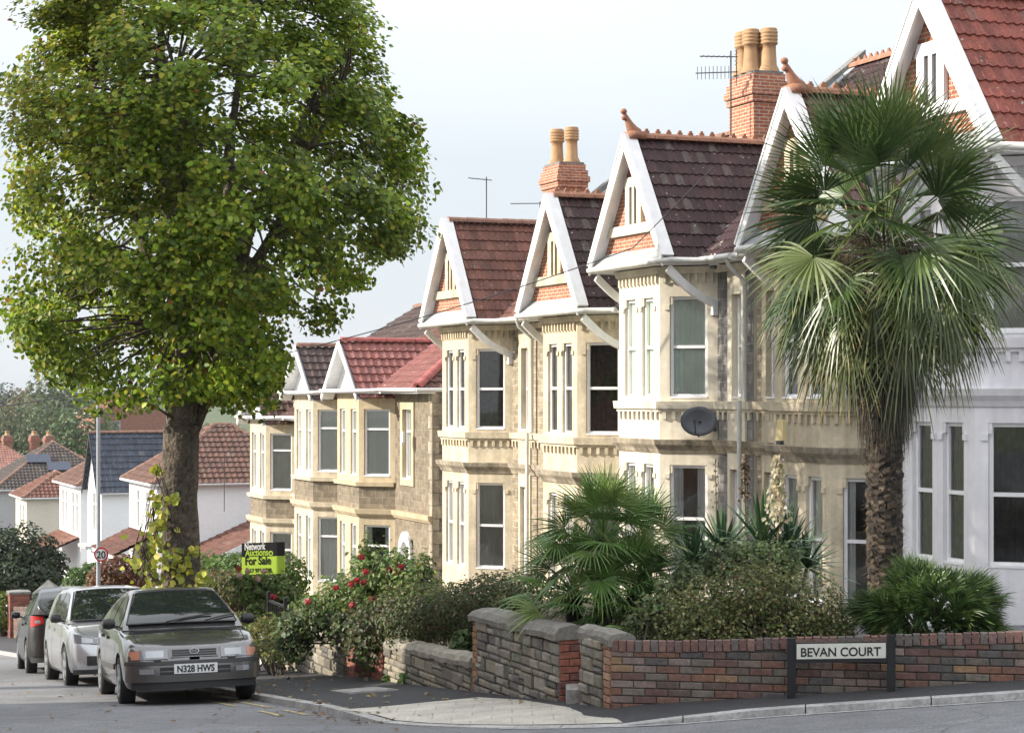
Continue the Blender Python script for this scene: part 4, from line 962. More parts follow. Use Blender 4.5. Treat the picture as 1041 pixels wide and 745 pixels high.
# 4. brick gate piers and their back wall
def pier(u0,u1,w0,w1,top,label,cols=REDB,cap=True):
    b=MB(); P=[XY(u0,w0),XY(u1,w0),XY(u1,w1),XY(u0,w1)]
    for i in range(4): brick_face(b,P[i],P[(i+1)%4],pvz(P[i],(0,0)),lambda s:top,cols=cols,w=None,coping=False)
    core(b,P[0],P[1],w1-w0-.01,pvz(P[0],(0,0)),lambda s:top)
    o=b.build('gate_pier',[M_MASON,M_MORTAR]); setprops(o,label,'pier',None)
    if cap:
        c=MB(); q=[XY(u0-.03,w0-.03),XY(u1+.03,w0-.03),XY(u1+.03,w1+.03),XY(u0-.03,w1+.03)]; m=XY((u0+u1)/2,(w0+w1)/2)
        c.hexa([(*p,top) for p in q]+[(*p,top+.07) for p in q]); 
        for i in range(4): c.face([(*q[i],top+.07),(*q[(i+1)%4],top+.07),(*m,top+.12)])
        c.build('pier_cap',M_COPING,o)
    return o
zp=zpix(XY(10.6,W0),654)
pier(10.55,10.95,W0,W0+.38,zp,'red brick gate pier next to the low sloping stone wall',cap=False)
pier(9.35,9.75,W0,W0+.38,zpix(XY(9.5,W0),653),'red brick gate pier under the hanging ivy of the stone wall',cap=False)
bw=MB(); A=XY(13.5,-6.6); B=XY(15.8,-6.2); brick_face(bw,XY(10.9,-7.0),B,lambda s:-4,lin(-3.05,-2.75,5),cols=REDB,w=None); core(bw,XY(10.9,-7.0),B,.2,lambda s:-4,lin(-3.06,-2.76,5))
setprops(bw.build('garden_wall',[M_MASON,M_MORTAR]),'short red brick wall under the dark hedge, behind the stone walls','wall')
# 5. ivy-topped stone wall
iw=MB(); A=XY(5.9,W0); B=XY(9.3,W0); L=math.dist(A,B); T5=lin(zpix(A,634),zpix(B,640),L); pz_=pvz(A,(S_,-C_))
rubble_face(iw,A,B,pz_,T5,cols=STL+STN); core(iw,A,B,.35,pz_,T5); rough_coping(iw,A,B,.35,T5,(.25,.22,.17),h=.08)
A2=XY(5.9,W0+.35); rubble_face(iw,A2,A,pvz(A,(0,0)),lambda s:T5(0),cols=STL)
setprops(iw.build('garden_wall',[M_MASON,M_MORTAR]),'tall brown rubble wall overgrown with ivy and roses','wall')
# 6. low walls further down
fw_=MB(); A=XY(-3,W0); B=XY(4.7,W0); L=math.dist(A,B); pz_=pvz(A,(S_,-C_)); T6=lambda s:pz_(s)+.55
rubble_face(fw_,A,B,pz_,T6,cols=STL+STN); core(fw_,A,B,.3,pz_,T6); rough_coping(fw_,A,B,.3,T6,(.22,.20,.16),h=.07)
setprops(fw_.build('garden_wall',[M_MASON,M_MORTAR]),'low mossy stone wall with weeds at its foot, right of the parked cars','wall')
pier(-26.2,-25.6,W0,W0+.6,zpix(XY(-26,W0),603),'tall plain brick gate pier at the far left edge')
pw=MB(); A=XY(-25.5,W0+.1); B=XY(-20,W0+.1); pz_=pvz(A,(S_,-C_)); brick_face(pw,A,B,pz_,lambda s:pz_(s)+.95,bl=.225); core(pw,A,B,.22,pz_,lambda s:pz_(s)+.9)
setprops(pw.build('garden_wall',[M_MASON,M_MORTAR]),'brown brick wall between the far gate piers and the dark car','wall')
for uu,lab in ((-21.6,'left of two grey stone gateposts with pointed caps behind the dark car'),(-17.9,'right of two grey stone gateposts with pointed caps behind the dark car')):
    g=MB(); P=XY(uu,W0+.55); z=pave_z(XY(uu,W0)); a=.30
    g.hexa([(P[0]+x,P[1]+y,z-.3) for x,y in ((-a,-a),(a,-a),(a,a),(-a,a))]+[(P[0]+x,P[1]+y,z+1.25) for x,y in ((-a,-a),(a,-a),(a,a),(-a,a))],col=(.2,.19,.17))
    o=g.build('gatepost',M_MASON); setprops(o,lab,'gatepost','grey stone gateposts')
    c=MB(); a=.38; q=[(P[0]+x,P[1]+y) for x,y in ((-a,-a),(a,-a),(a,a),(-a,a))]; c.hexa([(*p,z+1.25) for p in q]+[(*p,z+1.36) for p in q])
    for i in range(4): c.face([(*q[i],z+1.36),(*q[(i+1)%4],z+1.36),(P[0],P[1],z+1.72)])
    c.build('post_cap',M_COPING,o)
# grey gatepost block and white bollard stub by the ivy wall
st=MB(); p=XY(5.75,W0-.25); z=pave_z(p); st.lathe((p[0],p[1],z-.05),[(.05,0),(.05,.62),(.04,.66)],10); setprops(st.build('marker_post',M_WHITE),'short white marker post at the foot of the ivy wall','post')
bs=MB(); p=XY(17.15,W0+.1); bs.box(p[0]-.12,p[0]+.22,p[1]-.2,p[1]+.25,pave_z(p)-.1,pave_z(p)+.16); setprops(bs.build('step',mat('step_stone',(.30,.29,.27),.9,noise=[(6,.3),(30,.3)])),'grey stone step in the gap beside the brick pier','step')

# ------------------------------------------------------------------ signs, posts, small fittings
def frame_root(name, loc, xdir, label, cat, group=None):
    r=empty(name,loc,math.atan2(xdir[1],xdir[0]),label,cat,group); return r
a=at(804.5,18.66); b=at(906,18.50)
d=np.array((b[0]-a[0],b[1]-a[1])); L=np.linalg.norm(d); d/=L
zg=pave_z((a[0],a[1]))
ns=frame_root('street_name_sign',(a[0],a[1],zg),d,'black-posted street name sign reading BEVAN COURT before the brick wall','sign')
ztp=zpix(a,653.5)-zg
for x,py in ((0,0),(L,.05)):
    mb=MB(); mb.box(x-.04,x+.04,0,.075,-.15,ztp+.045+py); mb.build('post',M_BLACK,ns)
mb=MB(); sl=.03; mb.hexa([(.045,-.012,ztp-.185),(L-.045,-.012,ztp-.185+sl),(L-.045,.03,ztp-.185+sl),(.045,.03,ztp-.185),(.045,-.012,ztp+.005),(L-.045,-.012,ztp+.005+sl),(L-.045,.03,ztp+.005+sl),(.045,.03,ztp+.005)]); bd=mb.build('backing_board',M_BLACK,ns)
mb=MB(); k=sl/(L-.09); x0,x1=.05,L-.05; y=-.016
mb.hexa([(x0,y,ztp-.148+k*0),(x1,y,ztp-.148+sl),(x1,-.0122,ztp-.148+sl),(x0,-.0122,ztp-.148),(x0,y,ztp-.005),(x1,y,ztp-.005+sl),(x1,-.0122,ztp-.005+sl),(x0,-.0122,ztp-.005)])
pl=mb.build('name_plate',mat('cream_plate',(.62,.62,.55),.5,noise=[(6,.12)]),ns)
lettering('lettering','BEVAN COURT',.116,M_BLACK,ns,(x0+.04,y-.002,ztp-.122),(1,0,k),(0,0,1),depth=.0015,offset=.0022,width=L-.1-.085)
# for sale board
Y=34.6; a=at(246,Y,552); b=at(289.5,Y-.25,549); p=at(276,Y,0)
zb=garden_z(*UW(p[0],p[1])); d=np.array((b[0]-a[0],b[1]-a[1])); L=np.linalg.norm(d); d/=L
fs=frame_root('for_sale_sign',(a[0],a[1],zb),d,'black and lime green For Sale board on a white pole among roses','sign')
top=a[2]-zb; hgt=(583-551)/F_*Y; sl=.045
G=mat('lime_board',(.42,.60,.06),.5,noise=[(4,.06)])
def slab(nm,x0,x1,z0,z1,y0,y1,m):
    mb=MB(); k=sl/L; mb.hexa([(x0,y0,z0+k*x0),(x1,y0,z0+k*x1),(x1,y1,z0+k*x1),(x0,y1,z0+k*x0),(x0,y0,z1+k*x0),(x1,y0,z1+k*x1),(x1,y1,z1+k*x1),(x0,y1,z1+k*x0)]); return mb.build(nm,m,fs)
slab('black_panel',0,L,top-hgt*.44,top,-.012,.012,M_BLACK); slab('green_panel',0,L,top-hgt,top-hgt*.442,-.012,.012,G)
lettering('lettering','Network',.17,M_WHITE,fs,(.06,-.014,top-hgt*.21),(1,0,sl/L),(0,0,1),offset=.004,width=.40)
lettering('lettering','Auctions',.17,G,fs,(.07,-.014,top-hgt*.40),(1,0,sl/L),(0,0,1),offset=.004,width=.44)
mb=MB(); mb.lathe((.56,-.013,top-hgt*.345+.03),[(.045,-.002),(.045,.002)],14,ax=((1,0,0),(0,0,1),(0,-1,0))); mb.build('emblem',G,fs)
mb=MB(); mb.lathe((.56,-.016,top-hgt*.345+.03),[(.022,-.002),(.022,.002)],12,ax=((1,0,0),(0,0,1),(0,-1,0))); mb.build('emblem',M_BLACK,fs)
lettering('lettering','For Sale',.20,M_BLACK,fs,(.07,-.014,top-hgt*.68),(1,0,sl/L),(0,0,1),offset=.005,width=.49)
lettering('lettering','0117 971 5828',.10,M_BLACK,fs,(.07,-.014,top-hgt*.93),(1,0,sl/L),(0,0,1),offset=.002,width=.50)
mb=MB(); mb.box(.50,.56,.014,.07,-.3,top-.05); mb.build('pole',M_WHITE,fs)
# lamp post with a 20 sign
p=at(100,46.); zb=pave_z(p[:2])
lp=empty('lamp_post',(p[0],p[1],zb),0,'tall thin grey lamp post left of the tree with a round 20 sign','lamp post')
mb=MB(); mb.tube([(0,0,-.2),(0,0,1.3),(0,0,1.35),(0,0,8.2)],[.07,.07,.05,.04],10); mb.build('pole',mat('post_grey',(.27,.29,.32),.6,noise=[(5,.12)]),lp,smooth=True)
mb=MB(); mb.tube([(0,0,8.15),(-.15,-.1,8.5),(-.6,-.4,8.65)],.035,8); mb.build('arm',M_METAL,lp)
mb=MB(); mb.box(-1.15,-.5,-.62,-.30,8.6,8.74); mb.build('lantern',M_METAL,lp)
zs=zpix((0,46.),563)-zb; rs=.17; sx=.09
ax=((1,0,0),(0,0,1),(0,-1,0))
mb=MB(); mb.lathe((sx,-.11,zs),[(rs*.8,-.01),(rs*.8,.012)],20,ax=ax); sd=mb.build('sign_disc',M_WHITE,lp)
mb=MB(); R=[[(sx+r*math.cos(t),-.125+dy,zs+r*math.sin(t)) for t in np.linspace(0,2*PI,25)] for r,dy in ((rs*.78,0),(rs,0),(rs,.02))]; mb.grid(R); mb.build('red_ring',mat('sign_red',(.45,.02,.03),.45),sd)
lettering('lettering','20',.24,M_BLACK,sd,(sx-.105,-.128,zs-.085),(1,0,0),(0,0,1),offset=.004,width=.21)
# black metal gate by the roses
p=XY(5.35,W0+.1); zb=pave_z(p); 
gt=empty('metal_gate',(p[0],p[1],zb),math.atan2(-C_,S_),'narrow black metal gate between the ivy wall and the low stone wall','gate')
mb=MB(); mb.box(-.72,-.66,0,.05,-.1,1.15); mb.box(.30,.36,0,.05,-.1,1.15); mb.build('gate_post',M_BLACK,gt)
mb=MB(); mb.box(-.65,.29,.01,.04,.98,1.02); mb.box(-.65,.29,.01,.04,.12,.16)
for k in range(8): mb.box(-.6+k*.12,-.585+k*.12,.018,.032,.161,.979)
mb.build('gate_bars',M_BLACK,gt)
# satellite dish and alarm boxes, aerials
def on_house(u,w,z): X,Yw=XY(u,w); return (X,Yw,z)
px=at(711,38.0,428); dish=empty('satellite_dish',px,math.radians(-8),'dark grey oval satellite dish on the pale cream bay','satellite dish')
mb=MB(); n=20; 
R=[[(.355*r*math.cos(t),-.25+.09*(1-r*r),.285*r*math.sin(t)) for t in np.linspace(0,2*PI,n+1)] for r in (0.02,.35,.7,1.)]; R2=[[(x,y+.02,z) for x,y,z in R[3]]]+[[(x,y+.02,z) for x,y,z in q] for q in R[2::-1]]
mb.grid(R+R2); mb.build('reflector',mat('dish_grey',(.13,.14,.16),.5,noise=[(5,.15)]),dish,smooth=True)
mb=MB(); mb.tube([(0,-.22,-.30),(-.05,-.55,-.22),(-.06,-.62,-.02)],.014,6); mb.build('feed_arm',M_DMETAL,dish)
mb=MB(); mb.lathe((-.06,-.62,0.),[(.035,-.05),(.04,.05)],8,ax=((1,0,0),(0,0,1),(0,-1,0))); mb.build('receiver',M_DMETAL,dish)
mb=MB(); mb.tube([(0,-.22,0),(.15,.1,-.1),(.25,.3,-.1)],.022,6); mb.box(.18,.32,.28,.34,-.2,.0); mb.build('bracket',M_DMETAL,dish)
def alarm(p, rz, label, m, w=.22, h=.30):
    r=empty('alarm_box',p,rz,label,'alarm box')
    b=MB(); b.hexa([(-w/2,-.07,-h/2),(w/2,-.07,-h/2),(w/2,0,-h/2),(-w/2,0,-h/2),(-w*.38,-.05,h/2),(w*.38,-.05,h/2),(w*.38,0,h/2),(-w*.38,0,h/2)]); b.build('cover',m,r)
    b=MB(); b.box(-w*.3,w*.3,-.085,-.02,-h/2-.07,-h/2-.003); b.build('strobe',M_DMETAL if w>.2 else m,r)
ang=math.atan2(-C_,S_)
X_,Y_=XY(6.3,-.01)
alarm((*XY(6.15,-.01),zpix(XY(6.15,0),437)),ang,'cream and yellow alarm box on the bay beside the palm',mat('alarm_yellow',(.62,.50,.24),.5,noise=[(6,.1)]),.26,.36)
alarm((*XY(2.05,.86),zpix(XY(2.05,.86),264)),ang,'small white alarm box high up near the eaves of the pale cream house',M_UPVC,.30,.22)
alarm((*XY(-16.6,.84),zpix(XY(-16.6,.84),444)),ang,'white alarm box on dark stone beside the red-roofed house window',M_UPVC,.18,.30)
def aerial(p, ht, label, arms):
    r=empty('tv_aerial',p,0,label,'tv aerial'); mb=MB(); mb.tube([(0,0,0),(0,0,ht)],.018,6); mb.build('mast',M_DMETAL,r)
    for (z,dx,dy,L,n,el) in arms:
        b=MB(); d=np.array((dx,dy,.12 if el>.3 else 0.)); d/=np.linalg.norm(d); q=np.array((0,0,z)); b.tube([q-d*.15,q+d*L],.013,6)
        s=np.array((0,0,1.)) if el<0 else np.array((-d[1],d[0],0.)); e=abs(el)
        for k in range(n):
            c=q+d*(L*(k+.5)/n); b.tube([c-s*e*.5,c+s*e*.5],.007,5)
        if n>4:
            c=q-d*.12; b.tube([c+np.array((0,0,-.16)),c+np.array((0,0,.16))],.012,5)
            for z_ in (-.15,-.07,.07,.15): b.tube([c+s*.16+np.array((0,0,z_)),c-s*.16+np.array((0,0,z_))],.007,5)
        b.build('antenna',M_DMETAL,r)
p=at(743,42.4,150); aerial(p,(150-52)/F_*42.4,'tv aerial with two yagi arms on the big chimney',[(1.95,-1,-.1,.68,6,.28),(1.62,-1,.2,.76,9,-.28)])
p=at(494.5,52.5,240); aerial(p,(240-180)/F_*52.5,'slim tv aerial mast above the brown-red roof',[(1.50,-1,.2,.5,3,.35)])
p=at(549,53.,225); aerial(p,(225-205)/F_*53.,'low tv aerial pointing left beside the small chimney',[(.48,-1,.1,.8,5,.2)])
p=at(228,80,520); aerial(p,(520-462)/F_*80,'bent white tv aerial in front of the white gable wall',[(2.0,-1,.1,1.0,6,.6)])
# telephone wire to the pale cream gable
w0=np.array((*XY(.9,-.35),zpix(XY(.9,-.35),252))); w1=np.array(at(-60,40,420)); 
mb=MB(); mb.tube([w0+(w1-w0)*t+np.array((0,0,-.9*4*t*(1-t)*.5)) for t in np.linspace(0,1,40)],.011,5); setprops(mb.build('telephone_wire',M_DMETAL),'thin telephone wire sagging from the pale cream gable to the left','wire')
w2=np.array(on_house(3.0,.3,4.2)); mb=MB(); mb.tube([w0+(w2-w0)*t for t in (0,.5,1)],.011,5); setprops(mb.build('telephone_wire',M_DMETAL),'short thin wire crossing the purple-brown roof towards the palm','wire')
# ------------------------------------------------------------------ cars
M_TYRE=mat('tyre_rubber',(.018,.018,.018),.85,noise=[(12,.2)]); M_ALLOY=mat('alloy_wheel',(.42,.43,.44),.35,metal=.75,noise=[(9,.15)])
M_TRIM=mat('black_plastic_trim',(.018,.018,.02),.55,noise=[(9,.15)]); M_CGLASS=mat('car_glass',(.010,.014,.014),.03,spec=.9)
M_LENS=mat('headlight_lens',(.20,.21,.225),.10,spec=.9,coat=.6); M_AMBER=mat('amber_lens',(.45,.20,.13),.2,spec=.8); M_REDL=mat('red_lens',(.40,.012,.01),.15,spec=.8,coat=.5)
M_PLATEW=mat('plate_white',(.72,.72,.72),.4); M_CHROME=mat('chrome',(.62,.62,.62),.18,metal=1.)
M_WELL=mat('wheel_well',(.012,.012,.012),.95)
def lerp(x,xs,ys): return float(np.interp(x,xs,ys))
class Car:
    def __init__(s,**k): s.__dict__.update(k)
    # fraction of half width at distance from nose/tail
    def endshape(s,d,D,p=2.7):
        if d>=D: return 1.
        return max(1e-3,(1-(1-d/D)**p))**(1/p)
    def hw(s,x):
        f=s.endshape(s.L/2-x,s.Dn); r=s.endshape(x+s.L/2,s.Dr); return s.W/2*f*r*lerp(x,[-s.L/2,-.9,.3,1.2,s.L/2],[.96,.99,1.,.99,.96])
    def zt(s,x): return lerp(x,*s.belt)
    def zr(s,x): return lerp(x,*s.roof)
    def zb(s,x):
        z=lerp(x,[-s.L/2,-s.L/2+.5,s.L/2-.45,s.L/2],[.30,.20,.19,.24])
        for xw in (s.xf,s.xr):
            d=abs(x-xw)
            if d<s.Ra: z=max(z,s.Rw+.02+math.sqrt(max(0,s.Ra**2-d*d))-.02)
        return z
    def section(s,x):
        w=s.hw(x); zt=s.zt(x); zb=s.zb(x); tot=s.ztmax
        P=[(0,zb),(w*.90,zb)]
        for z,f in ((.24,.955),(.34,.985),(.48,1.),(.60,.998),(.72,.985)):
            zz=min(max(z,zb+.004),zt-.11); P.append((w*f,zz))
        P+=[(w*.955,zt-.055),(w*.925,zt-.015),(w*.86,zt+.004),(w*.45,zt+.022),(0,zt+.03)]
        return P
    def rake(s,x,z):
        # lean of nose and tail with height
        k=0.
        if x>s.L/2-.5: k=-s.rn*max(0,z-.45)*(x-(s.L/2-.5))/.5
        if x<-s.L/2+.5: k=s.rr*max(0,z-.45)*((-s.L/2+.5)-x)/.5
        return k
    def side(s,x,z,off=0.):
        """half width of the body side at x,z"""
        P=s.section(x); zs=[p[1] for p in P[1:9]]; ys=[p[0] for p in P[1:9]]
        return float(np.interp(z,zs,ys))+off
    def nose(s,yf,z,off=0.,tail=False):
        """point of nose (or tail) at lateral fraction yf (of half width), height z"""
        D=s.Dr if tail else s.Dn; p=2.7; a=min(.9999,abs(yf)); d=D*(1-(1-a**p)**(1/p)); w=s.W/2*.96
        x=s.L/2-d; 
        if tail: x=-x
        # rounding over the top and bottom edge
        ztop=s.zt(x); 
        x2=x+s.rake(x,z); n=np.array((1.,yf*abs(yf)*.9,0)); n/=np.linalg.norm(n)
        sg=-1 if tail else 1
        return (x2+sg*n[0]*off, yf*w*(.985 if z<.5 else .985-.05*(z-.5)) + n[1]*off, z)
    def cab(s,x,t,side=1,off=0.):
        zt=s.zt(x)+.0; zr=s.zr(x); z=zt+(zr-zt)*t
        w=s.hw(x)*.90; q=(z-zt)/max(.05,(s.ztop-s.zt(0))); y=w-(w-s.yr)*min(1,q)**1.15
        sh=s.curve*(y/s.yr)**2*(0 if t<1 else 1)
        return (x,side*(y+off),z)
def build_car(spec, name, label, loc, heading, paint, slope=(0,0,1)):
    c=spec; root=bpy.data.objects.new(name,None); COL.objects.link(root); setprops(root,label,'car',None)
    fwd=np.array((*heading,0.)); fwd/=np.linalg.norm(fwd); up=np.array(slope,float); up/=np.linalg.norm(up); fwd=fwd-up*(fwd@up); fwd/=np.linalg.norm(fwd); left=np.cross(up,fwd)
    root.matrix_world=Matrix(((fwd[0],left[0],up[0],loc[0]),(fwd[1],left[1],up[1],loc[1]),(fwd[2],left[2],up[2],loc[2]),(0,0,0,1)))
    H=c.L/2
    xs=set(np.linspace(-H+.5,H-.5,46))
    for D,sg in ((c.Dn,1),(c.Dr,-1)):
        for yf in (0.02,.3,.5,.66,.78,.87,.93,.97,.99): xs.add(sg*(H-D*(1-(1-yf**2.7)**(1/2.7))))
    for xw in (c.xf,c.xr):
        for t in np.linspace(-1,1,25): xs.add(xw+c.Ra*math.sin(t*PI/2))
        xs.add(xw-c.Ra-.004); xs.add(xw+c.Ra+.004)
    xs=sorted(xs)
    mb=MB(); rows=[]
    for x in xs:
        P=c.section(x); rows.append([(x+c.rake(x,z),y,z) for y,z in P]+[(x+c.rake(x,z),-y,z) for y,z in P[-2:0:-1]])
    mb.grid(rows,closed=True); n=len(rows[0])
    mb.m=[1 if (i%n) in (0,n-1) else 0 for i in range(len(mb.m))]
    body=mb.build('body',[paint,M_WELL],root,auto=38)
    # cabin
    xs2=sorted(set(np.linspace(c.roof[0][0],c.roof[0][-1],40))|set(c.roof[0])); mb=MB(); rows=[]
    ts=[0,.25,.5,.75,.9,.97]
    def cabrow(x):
        L=[c.cab(x,t) for t in ts]; y=L[-1][1]; zr=c.zr(x); top=[(x,y*k,zr+(.012+.03*(1-k*k))*min(1,(zr-c.zt(x))/.2)) for k in (.93,.7,.35,0)]
        half=[(p[0],p[1],p[2]) for p in L]+top
        sh=lambda p: (p[0]+c.bow*(1-(p[1]/(c.W/2*.9))**2)*(1 if x>c.xmid else -1)*min(1,max(0,1.0-(c.zr(x)-c.zt(x))/(c.ztop-c.zt(0))+.25)),p[1],p[2])
        half=[sh(p) for p in half]
        return half+[(p[0],-p[1],p[2]) for p in half[-2::-1]]
    rows=[cabrow(x) for x in xs2]; mb.grid(rows); mb.build('roof',paint,root,auto=50)
    def surf(x,v):
        """roof/screen surface at station x, lateral -1..1"""
        r=cabrow(x); k=(len(r)-1)//2; pts=r[5:len(r)-5]; ys=[-p[1] for p in pts]; y=-v*pts[0][1]
        return np.array([float(np.interp(y,ys,[p[i] for p in pts])) for i in range(3)])
    def screen(nm,xa,xb,va,vb,inset=.0):
        m=MB(); R=[]
        for i in range(9):
            t=i/8; x=xa+(xb-xa)*t; v=va+(vb-va)*t; row=[]
            for j in range(13):
                p=surf(x,-v+2*v*j/12); q=surf(x+.02*(1 if xb<xa else -1)*-1,-v+2*v*j/12); nrm=np.array((math.copysign(.5,xa),0,.86)); row.append(p+nrm*.007)
            R.append(row)
        m.grid(R); return m.build(nm,M_CGLASS,root,smooth=True)
    ws=screen('windscreen',*c.wscr); screen('rear_window',*c.rscr)
    m=MB(); R=[]                                                               # dark cowl below the screen, bonnet gap
    for t in (-.93,-.7,-.4,0,.4,.7,.93): a=surf(c.wscr[0]+.0,t)+np.array((.0,0,.010)); R.append([a,a+np.array((.075,0,-.012))])
    m.grid(R); m.build('cowl',M_TRIM,root,smooth=True)
    for v in (-.94,.94):
        m=MB(); m.tube([surf(c.wscr[0]+(c.wscr[1]-c.wscr[0])*t,v)+np.array((.003,0,.006)) for t in np.linspace(0,1,8)],.011,5); m.build('screen_trim',M_TRIM,root)
    m=MB(); m.tube([surf(c.wscr[1],v)+np.array((.003,0,.006)) for v in np.linspace(-.9,.9,9)],.010,5); m.build('screen_trim',M_TRIM,root)
    for s_ in (1,-1):
        m=MB(); R=[]
        for x in np.linspace(c.wscr[0]+.12,H-.16,14): w=c.hw(x)*.80; z=c.zt(x)+.013; R.append([(x+c.rake(x,z),s_*w-.004,z),(x+c.rake(x,z),s_*w+.004,z)])
        m.grid(R); m.build('bonnet_gap',M_TRIM,root)
    m=MB()                                                                     # wipers
    for y0 in (.28,-.22):
        a=surf(c.wscr[0]-.0,y0/.75)+np.array((.03,0,.012)); b=surf(c.wscr[0]-.10,(y0+.62)/.75 if abs(y0+.62)<.75 else .95)+np.array((.02,0,.02)); m.tube([a,(a+b)/2+np.array((0,0,.006)),b],.010,5)
    m.build('wiper',M_TRIM,root)
    for sd in (1,-1):
        for (xa,xb,la,lb) in c.swin:
            m=MB(); R=[]
            for i in range(11):
                x=xa+(xb-xa)*i/10; zt=c.zt(x); zr=c.zr(x); lo=.06; hi=1-.055/max(.06,zr-zt); hi=max(lo,min(.93,hi))
                R.append([c.cab(x,lo+(hi-lo)*t,sd,.006) for t in (0,.33,.66,1)])
            m.grid(R); m.build('side_window',M_CGLASS,root,smooth=True)
        for x in c.gaps:                                                       # door gaps, sill and side moulding
            R=[]; m=MB()
            for z in np.linspace(max(.27,c.zb(x)+.03),c.zt(x)-.02,9): 
                y=c.side(x,z)+.003; R.append([(x-.006,sd*y,z),(x+.006,sd*y,z)])
            m.grid(R); m.build('door_gap',M_TRIM,root)
        if c.mould:
            m=MB(); R=[]
            for x in np.linspace(c.xr+c.Ra+.02,c.xf-c.Ra-.02,16): y=c.side(x,.46); R.append([(x,sd*y,.43),(x,sd*(y+.014),.44),(x,sd*(y+.014),.50),(x,sd*y,.51)])
            m.grid(R); m.build('side_moulding',c.mould,root)
        for x in c.handles:
            z=c.zt(x)-.13; y=c.side(x,z); m=MB(); m.box(x-.09,x+.09,sd*y-.01,sd*y+.022 if sd>0 else sd*y+.01,z-.02,z+.02) if sd>0 else m.box(x-.09,x+.09,sd*y-.022,sd*y+.01,z-.02,z+.02); m.build('door_handle',c.handle_mat or M_TRIM,root)
        x=c.xmir; z=c.zt(x)+.07; y=c.side(x,c.zt(x)-.05)                        # door mirrors
        m=MB(); prof=[(.02,-.085),(.06,-.07),(.075,0),(.06,.075),(.02,.085)]
        m.lathe((x,sd*(y+.085),z),[(r,h) for r,h in prof],12,ax=((1,0,0),(0,0,.95),(0,1,0))); m.beam((x,sd*(y-.04),z-.05),(x,sd*(y+.06),z-.01),.05,.03); m.build('door_mirror',c.mirror_mat or M_TRIM,root,smooth=False,auto=40)
        for xw in (c.xf,c.xr):                                                 # wheels
            y=sd*(c.W/2-.02); ax=((1,0,0),(0,0,1),(0,-sd*1.,0)) ; Rw=c.Rw; tw=.19
            w=MB(); w.lathe((xw,y,Rw),[(Rw*.66,.0),(Rw*.9,-.004),(Rw*.98,.02),(Rw,.05),(Rw,tw-.05),(Rw*.97,tw-.01),(Rw*.6,tw)],28,ax=ax); wh=w.build('wheel',M_TYRE,root,auto=40)
            r=MB(); n=c.spokes; k=(1 if sd>0 else 1)
            r.lathe((xw,y,Rw),[(Rw*.60,.028),(Rw*.67,.0),(Rw*.67,-.008),(Rw*.62,-.008),(Rw*.58,.05),(.05,.06)],28,ax=ax,mi=0)
            for i in range(n):
                t=2*PI*i/n+.3; dx,dz=math.cos(t),math.sin(t); wd=Rw*.62*math.sin(PI/n)*c.spw
                a=np.array((xw+dx*.03,y-sd*.004,Rw+dz*.03)); b=np.array((xw+dx*Rw*.61,y-sd*.0,Rw+dz*Rw*.61)); px=np.array((-dz,0,dx))
                yy=np.array((0,sd*.008,0))
                r.hexa([a-px*wd*.6-yy*5,b-px*wd-yy*4,b+px*wd-yy*4,a+px*wd*.6-yy*5,a-px*wd*.6+yy,b-px*wd+yy*.6,b+px*wd+yy*.6,a+px*wd*.6+yy],mi=0)
            r.lathe((xw,y,Rw),[(.055,.02),(.055,-.012),(.02,-.016)],14,ax=ax)
            r.build('rim',M_ALLOY,wh,auto=30)
            dk=MB(); dk.lathe((xw,y,Rw),[(Rw*.6,.035),(.01,.034)],20,ax=ax); dk.build('brake_disc',M_DMETAL,wh)
    def patch(nm,y0,y1,z0,z1,m_,off=.008,tail=False,ny=10,nz=3,z0b=None,z1b=None,th=True,parent=None):
        """panel lying on the nose/tail between lateral fractions y0..y1 and heights (z*b: heights at y1)"""
        b=MB(); R=[]
        for j in range(nz+1):
            row=[]
            for i in range(ny+1):
                f=i/ny; y=y0+(y1-y0)*f; za=z0+((z0b if z0b is not None else z0)-z0)*f; zb_=z1+((z1b if z1b is not None else z1)-z1)*f
                row.append(c.nose(y,za+(zb_-za)*j/nz,off,tail))
            R.append(row)
        b.grid(R)
        if th:
            back=[[c.nose(y0+(y1-y0)*i/ny,(z0 if j==0 else z1)+(((z0b if z0b is not None else z0) if j==0 else (z1b if z1b is not None else z1))-(z0 if j==0 else z1))*i/ny,-.03,tail) for i in range(ny+1)] for j in (0,1)]
            b.grid([back[0],R[0]]); b.grid([R[-1],back[1]])
            b.grid([[R[j][0] for j in range(nz+1)],[c.nose(y0,R[j][0][2],-.03,tail) for j in range(nz+1)]]); b.grid([[R[j][-1] for j in range(nz+1)],[c.nose(y1,R[j][-1][2],-.03,tail) for j in range(nz+1)]])
        return b.build(nm,m_,parent or root,auto=30)
    return root,c,patch,surf,M_
def M_(*a): pass
slope=np.array((-S_*.1*1.,C_*.1,1.))   # the hill rises towards +u
def ground_at(X,Y): return road_z(*UW(X,Y))
